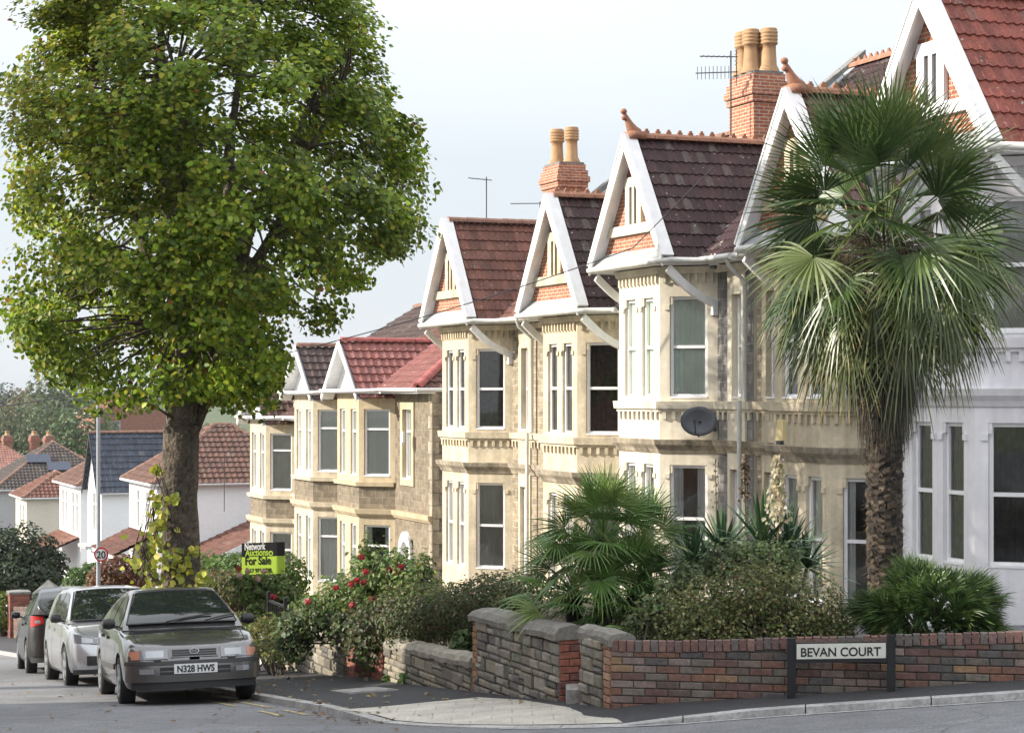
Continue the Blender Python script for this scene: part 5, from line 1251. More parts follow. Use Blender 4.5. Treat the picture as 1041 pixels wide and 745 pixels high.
# 1. old grey-brown saloon
sal=Car(L=4.42,W=1.70,Dn=.42,Dr=.35,rn=.42,rr=.30,xf=1.33,xr=-1.25,Ra=.345,Rw=.305,ztop=1.37,ztmax=.93,yr=.545,curve=.05,bow=.10,xmid=-.3,
    belt=([-2.21,-2.1,-1.6,-.9,.5,.95,1.5,2.0,2.15,2.21],[.88,.98,1.0,.965,.935,.925,.86,.755,.70,.66]),
    roof=([-1.72,-1.35,-.95,-.55,-.1,.22,.55,.9,1.12],[1.0,1.17,1.31,1.385,1.40,1.385,1.24,1.06,.915]),
    wscr=(1.02,.30,.93,.90),rscr=(-1.62,-1.0,.86,.88),swin=[(-.98,-.30,0,0),(-.22,.74,0,0)],gaps=[-.26,.86,-1.02],handles=[-.85,-.1],xmir=.72,mould=mat('dark_moulding',(.05,.048,.047),.5),mirror_mat=None,handle_mat=None,spokes=7,spw=.42)
P_SAL=mat('bronze_grey_paint',(.135,.133,.134),.20,metal=.6,coat=1.,noise=[(2.5,.10),(30,.06)])
loc=(-4.46,25.9); 
root,c,patch,surf,_=build_car(sal,'parked_car','old bronze-grey saloon with plate N328 HWS, nearest of the parked cars',(*loc,ground_at(*loc)-.01),(.292,-.956),P_SAL,slope)
# bumper: a fuller band with dark top strip
patch('bumper',-.985,.985,.30,.555,mat('bumper_paint',(.085,.08,.077),.35,metal=.4,coat=.5,noise=[(4,.1)]),.035,ny=26,nz=4)
patch('bumper_strip',-.99,.99,.505,.548,M_TRIM,.044,ny=26,nz=1)
patch('lower_intake',-.52,.52,.385,.475,M_DARK,.039,ny=14,nz=1)
patch('air_dam',-.93,.93,.21,.298,M_TRIM,.012,ny=22,nz=2)
for s in (1,-1):
    patch('headlight',s*.40,s*.80,.575,.700,M_LENS,.012,ny=10,nz=3,z1b=.688)
    patch('indicator',s*.805,s*.96,.575,.686,M_AMBER,.012,ny=6,nz=3,z1b=.665)
    patch('headlight_inner',s*.46,s*.72,.595,.675,mat('reflector_bowl',(.42,.43,.45),.35,metal=.5),.0145,ny=8,nz=3,th=False)
    patch('fog_lamp',s*.60,s*.80,.40,.462,M_LENS,.041,ny=6,nz=1)
    patch('washer',s*.50,s*.60,.556,.575,M_TRIM,.05,ny=3,nz=1)
g=patch('grille',-.36,.36,.59,.695,P_SAL,.010,ny=12,nz=2)
for k in range(3): patch('grille_slot',-.335,.335,.603+k*.028,.622+k*.028,M_DARK,.014,ny=12,nz=1,th=False,parent=g)
p=c.nose(0,.662,.02); mb=MB(); 
for rx,rz_,dz in ((.060,.040,0),(.022,.038,0),(.045,.016,.014)):
    R=[[(p[0]+.004,r*rx*math.cos(t),p[2]+dz+r*rz_*math.sin(t)) for t in np.linspace(0,2*PI,21)] for r in (.80,1.0)]; mb.grid(R); R=[[(x+.004,y,z) for x,y,z in q] for q in R]; mb.grid(R[::-1])
mb.build('emblem',M_CHROME,root)
pl=c.nose(0,.455,.052); mb=MB(); mb.box(pl[0]-.02,pl[0],-.26,.26,.395,.510); npz=mb.build('number_plate',M_PLATEW,root)
lettering('lettering','N328 HWS',.112,M_BLACK,root,(pl[0]+.003,-.225,.413),(0,1,0),(0,0,1),depth=.001,offset=.0035,width=.45)
mb=MB(); mb.box(.1,.12,.55,.56,1.38,1.40); 
for s in (1,-1):
    patch('tail_light',s*.45,s*.95,.70,.84,M_REDL,.012,tail=True,ny=8)
# 2. silver hatchback
hat=Car(L=3.97,W=1.68,Dn=.46,Dr=.34,rn=.50,rr=.16,xf=1.20,xr=-1.27,Ra=.36,Rw=.315,ztop=1.43,ztmax=1.0,yr=.555,curve=.05,bow=.10,xmid=-.4,
    belt=([-1.98,-1.9,-1.4,-.6,.5,.85,1.4,1.75,1.93,1.985],[.98,1.02,1.03,1.0,.965,.955,.90,.80,.73,.68]),
    roof=([-1.95,-1.75,-1.55,-1.2,-.5,.05,.35,.7,1.05],[1.02,1.28,1.40,1.455,1.475,1.45,1.32,1.13,.945]),
    wscr=(.97,.14,.93,.90),rscr=(-1.9,-1.6,.86,.88),swin=[(-1.2,-.42,0,0),(-.34,.70,0,0)],gaps=[-.38,.78,-1.1],handles=[-.95,-.2],xmir=.66,mould=None,mirror_mat=M_TRIM,handle_mat=None,spokes=5,spw=.5)
P_SIL=mat('silver_paint',(.44,.45,.47),.24,metal=.5,coat=.8,noise=[(2.5,.06),(30,.04)]); hat.handle_mat=P_SIL
loc=(-6.40,31.2)
root,c,patch,surf,_=build_car(hat,'parked_car','silver hatchback with black door mirrors, parked between the grey saloon and the black car',(*loc,ground_at(*loc)-.01),(.336,-.942),P_SIL,slope)
for s in (1,-1):
    h=patch('headlight',s*.50,s*.93,.64,.715,mat('smoked_lens',(.16,.17,.19),.08,spec=.9,coat=.8),.010,ny=9,nz=3,z0b=.665,z1b=.80)
    patch('headlight_bowl',s*.60,s*.80,.665,.72,mat('reflector_bowl',(.42,.43,.45),.35,metal=.5),.013,ny=6,nz=2,th=False,parent=h,z1b=.75)
patch('grille',-.46,.46,.645,.705,M_TRIM,.010,ny=14,nz=2)
patch('lower_intake',-.72,.72,.33,.47,M_TRIM,.012,ny=18,nz=3); 
for k in range(3): patch('intake_slat',-.5,.5,.355+k*.035,.372+k*.035,mat('slat_grey',(.06,.06,.065),.4),.016,ny=12,nz=1,th=False)
patch('bumper_lip',-.95,.95,.20,.27,M_TRIM,.014,ny=20,nz=1)
p=c.nose(0,.68,.016); mb=MB(); mb.lathe(p,[(.05,-.004),(.05,.004)],18,ax=((0,1,0),(0,0,1),(1,0,0))); mb.build('emblem',M_CHROME,root)
pl=c.nose(0,.54,.02); mb=MB(); mb.box(pl[0]-.02,pl[0]+.004,-.26,.26,.49,.60); mb.build('number_plate',M_PLATEW,root)
for s in (1,-1): patch('tail_light',s*.6,s*.95,.80,1.0,M_REDL,.012,tail=True,ny=6)
# 3. black hatchback seen from behind
hb=Car(**{**hat.__dict__,'belt':([-1.98,-1.9,-1.4,-.6,.5,.85,1.4,1.75,1.93,1.985],[1.02,1.06,1.06,1.02,.98,.97,.92,.83,.76,.70]),'Dr':.42,'rr':.22,
   'roof':([-1.93,-1.70,-1.45,-1.1,-.5,.05,.35,.7,1.05],[1.06,1.30,1.43,1.485,1.50,1.47,1.34,1.15,.96]),'rscr':(-1.88,-1.5,.90,.90),'spokes':5})
P_BLK=mat('black_car_paint',(.010,.010,.012),.25,metal=.0,coat=.35,noise=[(2.5,.1)]); hb.handle_mat=P_BLK; hb.mirror_mat=P_BLK
loc=(-8.25,36.5)
root,c,patch,surf,_=build_car(hb,'parked_car','black hatchback seen from behind, farthest of the three parked cars',(*loc,ground_at(*loc)-.01),(-.30,.954),P_BLK,-slope*-1)
for s in (1,-1):
    t=patch('tail_light',s*.70,s*.97,.90,1.03,M_REDL,.012,tail=True,ny=9,nz=3,z0b=.84,z1b=1.04)
    patch('reversing_lamp',s*.76,s*.88,.91,.96,M_LENS,.018,tail=True,ny=4,nz=1,th=False,parent=t)
patch('rear_bumper',-.985,.985,.32,.60,P_BLK,.03,tail=True,ny=24,nz=3); patch('bumper_lip',-.95,.95,.22,.318,M_TRIM,.02,tail=True,ny=20,nz=1)
pl=c.nose(0,.80,.02,True); mb=MB(); mb.box(pl[0]-.01,pl[0]+.02,-.26,.26,.74,.85); mb.build('number_plate',mat('plate_yellow',(.62,.50,.06),.4),root)
# 4. car parked in a drive far down
far=Car(**{**hat.__dict__}); 
u,(X,Y)=at_w(63,-6.2); zz=zpix((X,Y),588)-1.47
root,c,patch,surf,_=build_car(far,'parked_car','pale silver car in a driveway far down the hill behind grey gateposts',(X,Y,zz),(-.9,.42),mat('far_silver_paint',(.66,.67,.69),.3,metal=.4,coat=.7,noise=[(3,.05)]),(0,0,1))
for s in (1,-1):
    patch('headlight',s*.50,s*.93,.64,.715,M_LENS,.010,ny=9,nz=3,z0b=.665,z1b=.80); patch('tail_light',s*.6,s*.95,.80,1.0,M_REDL,.012,tail=True,ny=6)
# ------------------------------------------------------------------ vegetation
def tree(name, label, base, trunk, crown_c, crown_r, nclump, nleaf, leaf, cols, wts, shell=.55, tintfn=None, group=None, clump_r=.62, keep=None, trunk_r=(.36,.26), hang=.3):
    bx,by,bz=base; root=empty(name,base,0,label,'tree',group)
    B=np.array(base); cc=np.array(crown_c)-B; cr=np.array(crown_r)
    cl=[]; 
    while len(cl)<nclump:
        d=rdir(1)[0]; r=random.random()**(1/3.) if random.random()>shell else random.uniform(.82,1.0)
        p=cc+d*cr*r*(1+.10*math.sin(5*d[0]+3*d[2])+.06*math.sin(9*d[1]+7*d[2]+1))
        if keep and not keep(p+B): continue
        cl.append(p)
    cl=np.array(cl)
    # limbs: each clump hangs on the nearest limb node
    th=trunk; mb=MB()
    tp=[np.array((0,0,-.3)),np.array((.02,0,.15)),np.array((.0,.02,th*.35)),np.array((-.03,.0,th*.7)),np.array((.03,.02,th))]
    r0,r1=trunk_r; rows=[]
    for i,p in enumerate(tp):
        rr=[r0*1.5,r0*1.08,r0*.96,r1*1.02,r1][i]; rows.append((p,rr))
    # trunk with ribs and burrs
    R=[]; zz=np.linspace(0,1,26)
    for t in zz:
        k=t*(len(tp)-1); i=min(int(k),len(tp)-2); f=k-i; p=tp[i]*(1-f)+tp[i+1]*f; rr=rows[i][1]*(1-f)+rows[i+1][1]*f
        R.append([p+rr*(1+.07*math.sin(3*a+4*t)+.05*math.sin(7*a+9*t)+random.uniform(-.03,.03))*np.array((math.cos(a),math.sin(a),0)) for a in [2*PI*q/22 for q in range(22)]])
    mb.grid(R,closed=True); tr=mb.build('trunk',M_BARK,root,smooth=True)
    nodes=[tp[-1]]; rad=[r1]; br=MB()
    nl=9
    for k in range(nl):
        a=2*PI*k/nl+random.uniform(-.3,.3); el=random.uniform(.35,1.35); L=random.uniform(.65,.9)
        tgt=cc+np.array((math.cos(a)*math.cos(el),math.sin(a)*math.cos(el),math.sin(el)))*cr*L*.85
        s=tp[-1]-np.array((0,0,random.uniform(0,.5))); pts=[s+(tgt-s)*t+np.array((0,0,.45*math.sin(t*PI)))*(1 if el<1 else .2)+RNG.normal(size=3)*.06*(t>0) for t in np.linspace(0,1,8)]
        rs=np.linspace(r1*.55,.03,8); br.tube(pts,list(rs),7); nodes+=pts[2:]; rad+=list(rs[2:])
    NA=np.array(nodes)
    for p in cl[::1]:
        d=np.linalg.norm(NA-p,axis=1); i=int(d.argmin()); q=NA[i]
        m=(p+q)/2+RNG.normal(size=3)*.08+np.array((0,0,.1)); br.tube([q,m,p],[min(.035,rad[i]),.02,.006],4,cap=False)
    br.build('branches',M_BARK,root,smooth=True)
    n=len(cl)*nleaf
    idx=np.repeat(np.arange(len(cl)),nleaf); sc=RNG.uniform(.6,1.25,size=len(cl))[idx][:,None]
    off=rdir(n)*(RNG.random((n,1))**.45)*clump_r*sc*np.array((1,1,.72)); P=cl[idx]+off
    P[:,2]-= (np.linalg.norm(off[:,:2],axis=1)**2)*.15
    Nn=norm(norm(P-cc)*.8+np.array((0,0,.75))+RNG.normal(size=(n,3))*.55)
    C=palette(n,cols,wts)
    ctint=RNG.uniform(.62,1.4,size=len(cl))[idx][:,None]; C=C*ctint
    if tintfn is not None: C=tintfn(P+B,C)
    leaf_mesh('crown',P,Nn,leaf*RNG.uniform(.7,1.25,n),C,M_LEAF,root,aspect=.85,hang=hang)
    return root
G1=[(.19,.27,.022),(.14,.215,.020),(.27,.34,.030),(.09,.155,.018),(.36,.36,.035)]
tb_=at(184,34.); tz=pave_z(tb_[:2])
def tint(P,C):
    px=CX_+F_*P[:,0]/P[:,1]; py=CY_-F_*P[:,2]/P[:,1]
    # autumn yellow; more of it upper left, painting in the sunlit side
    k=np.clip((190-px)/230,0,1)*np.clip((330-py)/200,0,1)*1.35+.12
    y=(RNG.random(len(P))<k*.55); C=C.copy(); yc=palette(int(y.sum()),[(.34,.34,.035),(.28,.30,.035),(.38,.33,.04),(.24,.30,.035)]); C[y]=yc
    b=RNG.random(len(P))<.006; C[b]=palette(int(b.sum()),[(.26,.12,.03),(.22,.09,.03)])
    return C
def keep(p):
    px=CX_+F_*p[0]/p[1]; py=CY_-F_*p[2]/p[1]
    if py>408: return False
    lo=np.interp(py,[-200,0,100,240,330,408],[60,28,0,18,10,55]); hi=np.interp(py,[-200,0,90,165,250,300,350,408],[335,378,410,436,420,380,310,275]); return lo+14<px<hi-8
lime=tree('lime_tree','large green street tree with yellower leaves on its sunlit left side, behind the parked cars',(tb_[0],tb_[1],tz),4.15,(-5.15,34.1,3.6),(4.25,3.9,4.9),500,185,.098,G1,[4,3,3,3,.6],tintfn=tint,keep=keep,clump_r=.56,trunk_r=(.36,.30))
# yellow-green ivy on its trunk
def ivy(name,label,pts,rad,n,size,cols,wts=None,cat='climber',nrm=(0,-1,.25)):
    pts=np.array(pts,float); root=empty(name,tuple(pts[0]),0,label,cat); k=RNG.integers(0,len(pts),n); P=pts[k]+RNG.normal(size=(n,3))*np.array(rad)[k][:,None] if hasattr(rad,'__len__') else pts[k]+RNG.normal(size=(n,3))*rad
    N=norm(np.array(nrm)+RNG.normal(size=(n,3))*.45)
    leaf_mesh('foliage',P-pts[0],N,size*RNG.uniform(.6,1.3,n),palette(n,cols,wts),M_LEAF,root,aspect=.95,hang=.5)
    b=MB(); 
    for a in range(5): b.tube([np.array(p)-pts[0]+RNG.normal(size=3)*.06+np.array((0,.06,0)) for p in pts[::max(1,len(pts)//7)]],.012,5)
    b.build('stem',M_BARK,root); return root
Yt=33.55; pv_=[]; rd_=[]
for px,py,r in ((160,592,.24),(150,575,.22),(145,560,.26),(165,560,.24),(158,540,.17),(162,525,.12),(160,508,.10),(172,507,.10),(150,590,.26),(180,590,.2),(190,575,.08),(196,560,.07),(160,478,.05),(205,590,.12),(140,566,.22),(178,566,.12)):
    p=at(px,Yt+abs(px-184)*-.001,py); pv_.append(p); rd_.append(r)
ivy('ivy','yellow-green ivy climbing the lower trunk of the street tree',pv_,[q*.72 for q in rd_],300,.11,[(.42,.42,.05),(.50,.50,.10),(.30,.36,.05),(.22,.28,.05)],[3,3,2,1])
def bush(name,label,blobs,n,size,cols,wts=None,cat='shrub',group=None,fill=.35,up=.5,aspect=.75,jag=.12,stem=True,mat_=None):
    """blobs: (x,y,z,rx,ry,rz) in the world"""
    bl=np.array(blobs,float); b0=bl[0].copy(); o=(b0[0],b0[1],(bl[:,2]-bl[:,5]).min()); root=empty(name,o,0,label,cat,group)
    vol=(bl[:,3]*bl[:,4]+bl[:,3]*bl[:,5]+bl[:,4]*bl[:,5]); k=RNG.choice(len(bl),n,p=vol/vol.sum())
    d=rdir(n); r=np.where(RNG.random(n)<fill,RNG.random(n)**.4,RNG.uniform(.86,1.0,n))*(1+jag*np.sin(d[:,0]*7+k)*np.sin(d[:,2]*9+2*k)+RNG.normal(size=n)*jag*.55)
    P=bl[k,:3]+d*r[:,None]*bl[k,3:]
    N=norm(d+np.array((0,-.15,up))+RNG.normal(size=(n,3))*.5)
    C=palette(n,cols,wts); cl=np.floor(P*3.1).astype(int); hsh=((cl[:,0]*73856093)^(cl[:,1]*19349663)^(cl[:,2]*83492791))%97/97.; C=C*(.75+.5*hsh)[:,None]
    leaf_mesh('foliage',P-np.array(o),N,size*RNG.uniform(.65,1.3,n),C,mat_ or M_LEAF,root,aspect=aspect)
    if stem:
        b=MB()
        for q in range(min(40,6*len(bl))):
            i=q%len(bl); c=bl[i,:3]; a=np.array((c[0]+RNG.normal()*.12*bl[i,3],c[1]+RNG.normal()*.12*bl[i,4],o[2]-.15)); e=c+rdir(1)[0]*bl[i,3:]*.85
            b.tube([a-np.array(o),(a+e)/2-np.array(o)+RNG.normal(size=3)*.04,e-np.array(o)],[.022,.014,.005],5,cap=False)
        b.build('stems',M_BARK,root)
    return root
def at3(px,py,Y): return at(px,Y,py)
def hedge_line(p0,p1,r0,r1,n):
    return [tuple(np.array(p0)*(1-t)+np.array(p1)*t+RNG.normal(size=3)*.05)+tuple((np.array(r0)*(1-t)+np.array(r1)*t)*RNG.uniform(.85,1.15)) for t in np.linspace(0,1,n)]
DK=[(.052,.078,.022),(.040,.060,.018),(.08,.10,.032),(.09,.07,.034)]
# dark hedge behind the stone walls
bush('hedge','long dark clipped hedge behind the low sloping stone wall',hedge_line(at3(395,628,26.6),at3(530,604,23.5),(.5,.6,.34),(.5,.7,.30),8)+hedge_line(at3(385,650,26.6),at3(480,625,24.6),(.4,.45,.35),(.45,.5,.3),5),15000,.05,DK,cat='hedge',aspect=.55)
# roses
RG=[(.10,.17,.04),(.075,.125,.035),(.14,.21,.06),(.18,.20,.06)]
def roses(parent,pts,r,col):
    for p in pts:
        b=MB(); c=np.array(p)-np.array(parent.location)
        for k in range(14):
            d=rdir(1)[0]; t=np.cross(d,rdir(1)[0]); t/=np.linalg.norm(t); q=np.cross(d,t); o=c+d*r*.45; kk=random.uniform(.7,1.15)
            cc=tuple(v*kk for v in col); b.face([o-t*r*.6-q*r*.4,o+t*r*.6-q*r*.4,o+t*r*.45+q*r*.6+d*r*.3,o-t*r*.45+q*r*.6+d*r*.3],col=cc)
        b.build('rose_bloom',M_LEAF,parent)
rb=bush('rose_bush','rose bush with red blooms above the ivy-covered stone wall',[(*at3(375,592,27.3),.42,.4,.42),(*at3(405,585,27.0),.35,.35,.40),(*at3(350,605,27.8),.40,.35,.25),(*at3(425,600,26.5),.35,.35,.3),(*at3(372,565,27.4),.12,.12,.28),(*at3(432,575,26.3),.12,.12,.2),(*at3(320,614,28.5),.3,.25,.14)],5200,.062,RG,fill=.7,jag=.3)
roses(rb,[at3(*q,26.7) for q in ((368,566),(372,581),(357,594),(363,590),(370,592),(342,597),(313,611),(396,579),(408,576),(358,615),(378,608),(404,582))],.047,(.45,.045,.055))
roses(rb,[at3(*q,26.9) for q in ((426,574),(402,571))],.045,(.55,.40,.06))
iv=[at3(x,y,27.5-.004*(x-330)) for x,y in ((293,642),(300,634),(310,632),(320,634),(330,635),(340,637),(350,639),(360,642),(368,648),(372,655),(292,655),(297,660),(303,648),(300,640),(316,642))]
ivy('ivy','green ivy spilling over the top of the tall stone wall',iv,[.12]*len(iv),1250,.07,[(.06,.10,.03),(.045,.075,.025),(.10,.13,.04)],None,nrm=(-.6,-.6,.5))
iv=[at3(x,y,26.2) for x,y in ((372,640),(380,642),(377,652),(388,636),(374,662),(384,650))]
ivy('ivy','dark ivy hanging over the brick gate piers',iv,[.15]*6,1300,.06,DK,None,nrm=(-.3,-.8,.5))
# hedges and shrubs around the for-sale board
bush('hedge','clipped green hedge with a rounded end behind the for sale board',hedge_line(at3(205,586,45.),at3(262,583,43.),(.9,.6,.38),(.7,.6,.40),5)+[(*at3(293,588,42.),.5,.5,.55)],9000,.085,[(.085,.15,.025),(.12,.19,.035),(.06,.10,.02)],cat='hedge')
bush('mixed_shrub','bronze and green mixed shrub in front of the clipped hedge',hedge_line(at3(205,597,41),at3(245,600,39),(.6,.5,.40),(.55,.5,.40),4),5600,.075,[(.11,.10,.03),(.13,.075,.03),(.07,.09,.025),(.09,.12,.03)])
fsb=bush('rose_bush','leafy rose bush with pale pink blooms around the for sale pole',[(*at3(258,600,34.3),.36,.35,.22),(*at3(280,598,34.2),.30,.3,.25),(*at3(268,618,34.2),.34,.35,.25),(*at3(292,606,34.0),.25,.25,.2),(*at3(246,590,34.4),.2,.2,.1)],3600,.07,RG,fill=.7,jag=.3)
roses(fsb,[at3(*q,33.9) for q in ((244,585),(268,581),(252,580),(262,588))],.06,(.62,.45,.38)); roses(fsb,[at3(*q,33.7) for q in ((276,606),(279,607))],.05,(.48,.05,.09)); roses(fsb,[at3(*q,33.9) for q in ((243,578),)],.06,(.45,.10,.04))
bush('acer_shrub','reddish-brown rounded shrub left of the tree trunk',[(*at3(120,586,48.),.62,.6,.52),(*at3(140,590,48.),.5,.5,.42),(*at3(105,592,48.),.4,.5,.40)],4200,.085,[(.17,.065,.03),(.13,.05,.028),(.20,.10,.04),(.10,.06,.03)])
bush('shrub','bright green shrub under the round 20 sign',[(*at3(88,594,50.),.6,.5,.5),(*at3(97,585,50),.35,.35,.35)],2600,.09,[(.08,.15,.03),(.06,.11,.025)])
bush('hedge','big dark evergreen bush at the left edge above the brick pier',[(*at3(16,572,63.),1.5,1.1,1.2),(*at3(40,580,63.),.9,1.,.85),(*at3(-5,575,64.),1.3,1.2,1.2),(*at3(20,590,62.),1.5,1.1,.6)],9000,.13,[(.025,.042,.016),(.035,.055,.02),(.018,.03,.014)],cat='hedge')
bush('shrub','yellow-green shrub at the far left behind the brick pier',[(*at3(1,622,60.5),.45,.4,.6)],900,.10,[(.16,.19,.04),(.11,.15,.03)])
bush('weeds','yellow-green weeds along the foot of the mossy stone wall',hedge_line(at3(262,650,30.3),at3(285,662,28.8),(.35,.12,.14),(.3,.12,.12),5)+hedge_line(at3(252,640,32),at3(280,640,30),(.4,.25,.2),(.3,.25,.2),4),1900,.06,[(.13,.16,.03),(.09,.12,.03),(.16,.14,.05)],cat='weeds',up=.9)
bush('weeds','leafy weed clump at the foot of the low sloping stone wall',[(*at3(416,688,25.0),.13,.1,.13),(*at3(400,690,25.6),.15,.08,.05)],330,.075,[(.07,.13,.03),(.10,.16,.04)],cat='weeds',up=.9)
bush('weeds','green weed tuft between low and tall stone walls',[(*at3(470,655,23.9),.14,.12,.16)],260,.09,[(.06,.10,.03),(.09,.13,.04)],cat='weeds',up=.9)
# small things behind the corner wall
VG=[(.115,.145,.042),(.085,.115,.034),(.22,.225,.075),(.36,.34,.17),(.15,.115,.05)]
def yb(px): return 20.0-.001*(px-700)
bl=[]
for px,py,rx,rz in ((690,628,.30,.26),(720,618,.34,.34),(755,610,.36,.40),(790,612,.36,.40),(825,618,.30,.36),(850,632,.22,.26),(700,640,.36,.16),(745,638,.4,.2),(800,640,.42,.2),(770,600,.3,.3),(845,645,.25,.15),(672,640,.14,.14)): bl.append((*at3(px,py,20.1),rx,.42,rz))
bush('variegated_shrub','wide mottled green and cream shrub above the brick wall, left of the sign',bl,17000,.034,VG,[3,3,2,.8,1.6],fill=.3,jag=.22)
bush('shrub','loose grey-green leafy shrub between the yucca and the mottled shrub',[(*at3(735,572,20.9),.25,.25,.22),(*at3(765,565,20.9),.25,.25,.2),(*at3(795,575,20.8),.22,.2,.25),(*at3(700,590,20.7),.2,.2,.2)],2600,.05,[(.10,.14,.055),(.075,.11,.04)],fill=.9,jag=.35)
bush('shrub','small spreading weedy shrub at the foot of the green fan palm',[(*at3(662,620,19.9),.14,.14,.2),(*at3(648,632,19.9),.16,.14,.12),(*at3(672,600,20),.07,.07,.15)],700,.05,[(.10,.15,.05),(.16,.18,.08)],fill=.9,jag=.35)
for q,(px,py) in enumerate(((733,642),(812,636),(868,612),(869,632))): pass

# ---- fan palms
def fan(mb, H, f, nrm, R, nseg, spread, droop, col, tipcol, wd=1., split=.35, fold=.25, tip_w=1.):
    f=f/np.linalg.norm(f); nrm=nrm-f*(nrm@f); nrm/=np.linalg.norm(nrm)+1e-9; s=np.cross(f,nrm)
    for k in range(nseg):
        a=-spread+2*spread*(k+.5)/nseg+random.uniform(-.02,.02); d=f*math.cos(a)+s*math.sin(a); sd=-f*math.sin(a)+s*math.cos(a)
        L=R*(1-.22*(abs(a)/spread)**2)*random.uniform(.9,1.06); da=2*spread/nseg; kk=random.uniform(.8,1.2); pts=[]; dr=droop*random.uniform(.6,1.5)
        for t in (.03,split,.62,.84,1.):
            p=H+d*L*t+nrm*(.10*L*t*(1-t)); p=p+np.array((0,0,-1.))*dr*L*(max(0,t-.25)**2)*1.3
            w=min(L*t*math.tan(da/2)*1.0, L*split*math.tan(da/2)*1.05)*(1 if t<=split else (1.0 if t<.7 else (.62 if t<.95 else .08))*tip_w)*wd
            e=nrm*w*fold*(1 if k%2 else -1); pts.append((p-sd*w-e,p+sd*w+e))
        c0=tuple(v*kk for v in col); c1=tuple(v*kk for v in tipcol)
        for i in range(4):
            cc=c0 if i<3 or random.random()>.5 else c1
            mb.face([pts[i][0],pts[i][1],pts[i+1][1],pts[i+1][0]],col=cc)
def frond(parent, name, base, az, el, Lp, R, nseg, spread, droop, col, tip, bend=.35, wd=1., face=None, fold=.25, split=.35, tip_w=1., tilt=0., roll=.12):
    """petiole curving from base in direction az/el, then the fan"""
    mb=MB(); d=np.array((math.cos(az)*math.cos(el),math.sin(az)*math.cos(el),math.sin(el))); p=np.array(base,float); pts=[p]
    for i in range(5): 
        d=d+np.array((0,0,-bend/5)); d/=np.linalg.norm(d); p=p+d*Lp/5; pts.append(p)
    mb.tube(pts,[.014,.012,.011,.010,.009,.008],5,col=tuple(v*1.1 for v in col),cap=False)
    hor=np.array((math.cos(az),math.sin(az),0)); up=np.array((0,0,1.))
    n=up-d*(d@up); n/=np.linalg.norm(n)+1e-6; ro=random.gauss(0,roll); n=n*math.cos(ro)+np.cross(d,n)*math.sin(ro); f=d+np.array((0,0,-bend*.5-tilt)); 
    if face is not None: n=n+np.array(face)*.5
    fan(mb,pts[-1],f,n,R,nseg,spread,droop,col,tip,wd,split,fold,tip_w)
    return mb.build(name,M_FROND,parent)
def palm_trunk(mb,b,h,r0,r1,cols):
    n=int(h/.035); R=[]
    for i in range(n+1):
        t=i/n; r=r0+(r1-r0)*t; R.append([(b[0]+r*(1+random.uniform(-.10,.10))*math.cos(a),b[1]+r*(1+random.uniform(-.1,.1))*math.sin(a),b[2]+h*t) for a in np.linspace(0,2*PI,19)[:-1]])
    mb.grid(R,lambda i,j: rc(cols,None,.3),closed=True); mb.face(R[-1],cols[0])
    for i in range(int(h*420)):                               # loose fibres and old leaf bases
        t=random.random(); a=random.uniform(0,2*PI); r=(r0+(r1-r0)*t); o=np.array((b[0]+r*math.cos(a),b[1]+r*math.sin(a),b[2]+h*t)); d=np.array((math.cos(a),math.sin(a),random.uniform(-.6,.9)))*random.uniform(.03,.10); s=np.array((-math.sin(a),math.cos(a),0))*random.uniform(.004,.016)
        mb.face([o-s,o+s,o+d+s*.3,o+d-s*.3],col=rc(cols,None,.4))
FIB=[(.035,.027,.020),(.055,.041,.030),(.024,.019,.015),(.085,.064,.044)]
YP=20.4; tb0=at3(899,640,YP); ctr=np.array(at3(890,260,YP))
pt=empty('palm_tree',tb0,0,'tall fan palm with a shaggy trunk in front of the cream house','palm tree')
PL=np.array(pt.location); cb=ctr-PL
mb=MB(); palm_trunk(mb,(0,0,-.3),cb[2]+.15,.165,.215,FIB); mb.build('trunk',M_FIBRE,pt)
GP=[(.055,.098,.022),(.08,.125,.030),(.036,.068,.018),(.115,.15,.042)]
TIPS=[(.18,.17,.06),(.10,.13,.04),(.26,.20,.07),(.06,.09,.03)]
for i in range(80):
    t=i/79.; el=math.radians(78-120*t+random.uniform(-13,13)); az=i*2.39996+random.uniform(-.2,.2)
    zb_=cb[2]+.40-.62*t; Lp=.60+.22*math.sin(min(1,t*1.2)*PI*.62)+random.uniform(-.08,.08); Lp+=.16*max(0,1-t/.4); R=.84+random.uniform(-.08,.08)-.18*t
    c=random.choice(GP); 
    if t>.75: c=tuple(.6*a+.4*b for a,b in zip(c,(.12,.11,.04)))
    frond(pt,'frond',(.07*math.cos(az),.07*math.sin(az),zb_),az,el,Lp,R,36,1.8 if t>.3 else 1.45,.04+.62*max(0,t-.22),c,random.choice(TIPS) if t>.4 else c,bend=.05+.35*t,split=.42,tip_w=.6,fold=.5,tilt=max(0,t-.15)*1.0,roll=.6)
DEAD=[(.075,.060,.042),(.05,.04,.03),(.12,.098,.07),(.035,.028,.022),(.06,.058,.03)]
for i in range(56):                                        # skirt of dry leaves
    az=i*2.39996; t=i/55.; zb_=cb[2]-.28-1.05*t; r=.16
    frond(pt,'dry_frond',(r*math.cos(az),r*math.sin(az),zb_),az,math.radians(-34-40*t),.34-.22*t,.50-.12*t,22,.75,1.2,random.choice(DEAD),random.choice(DEAD),bend=1.0,wd=.8,fold=.5)
mb=MB()
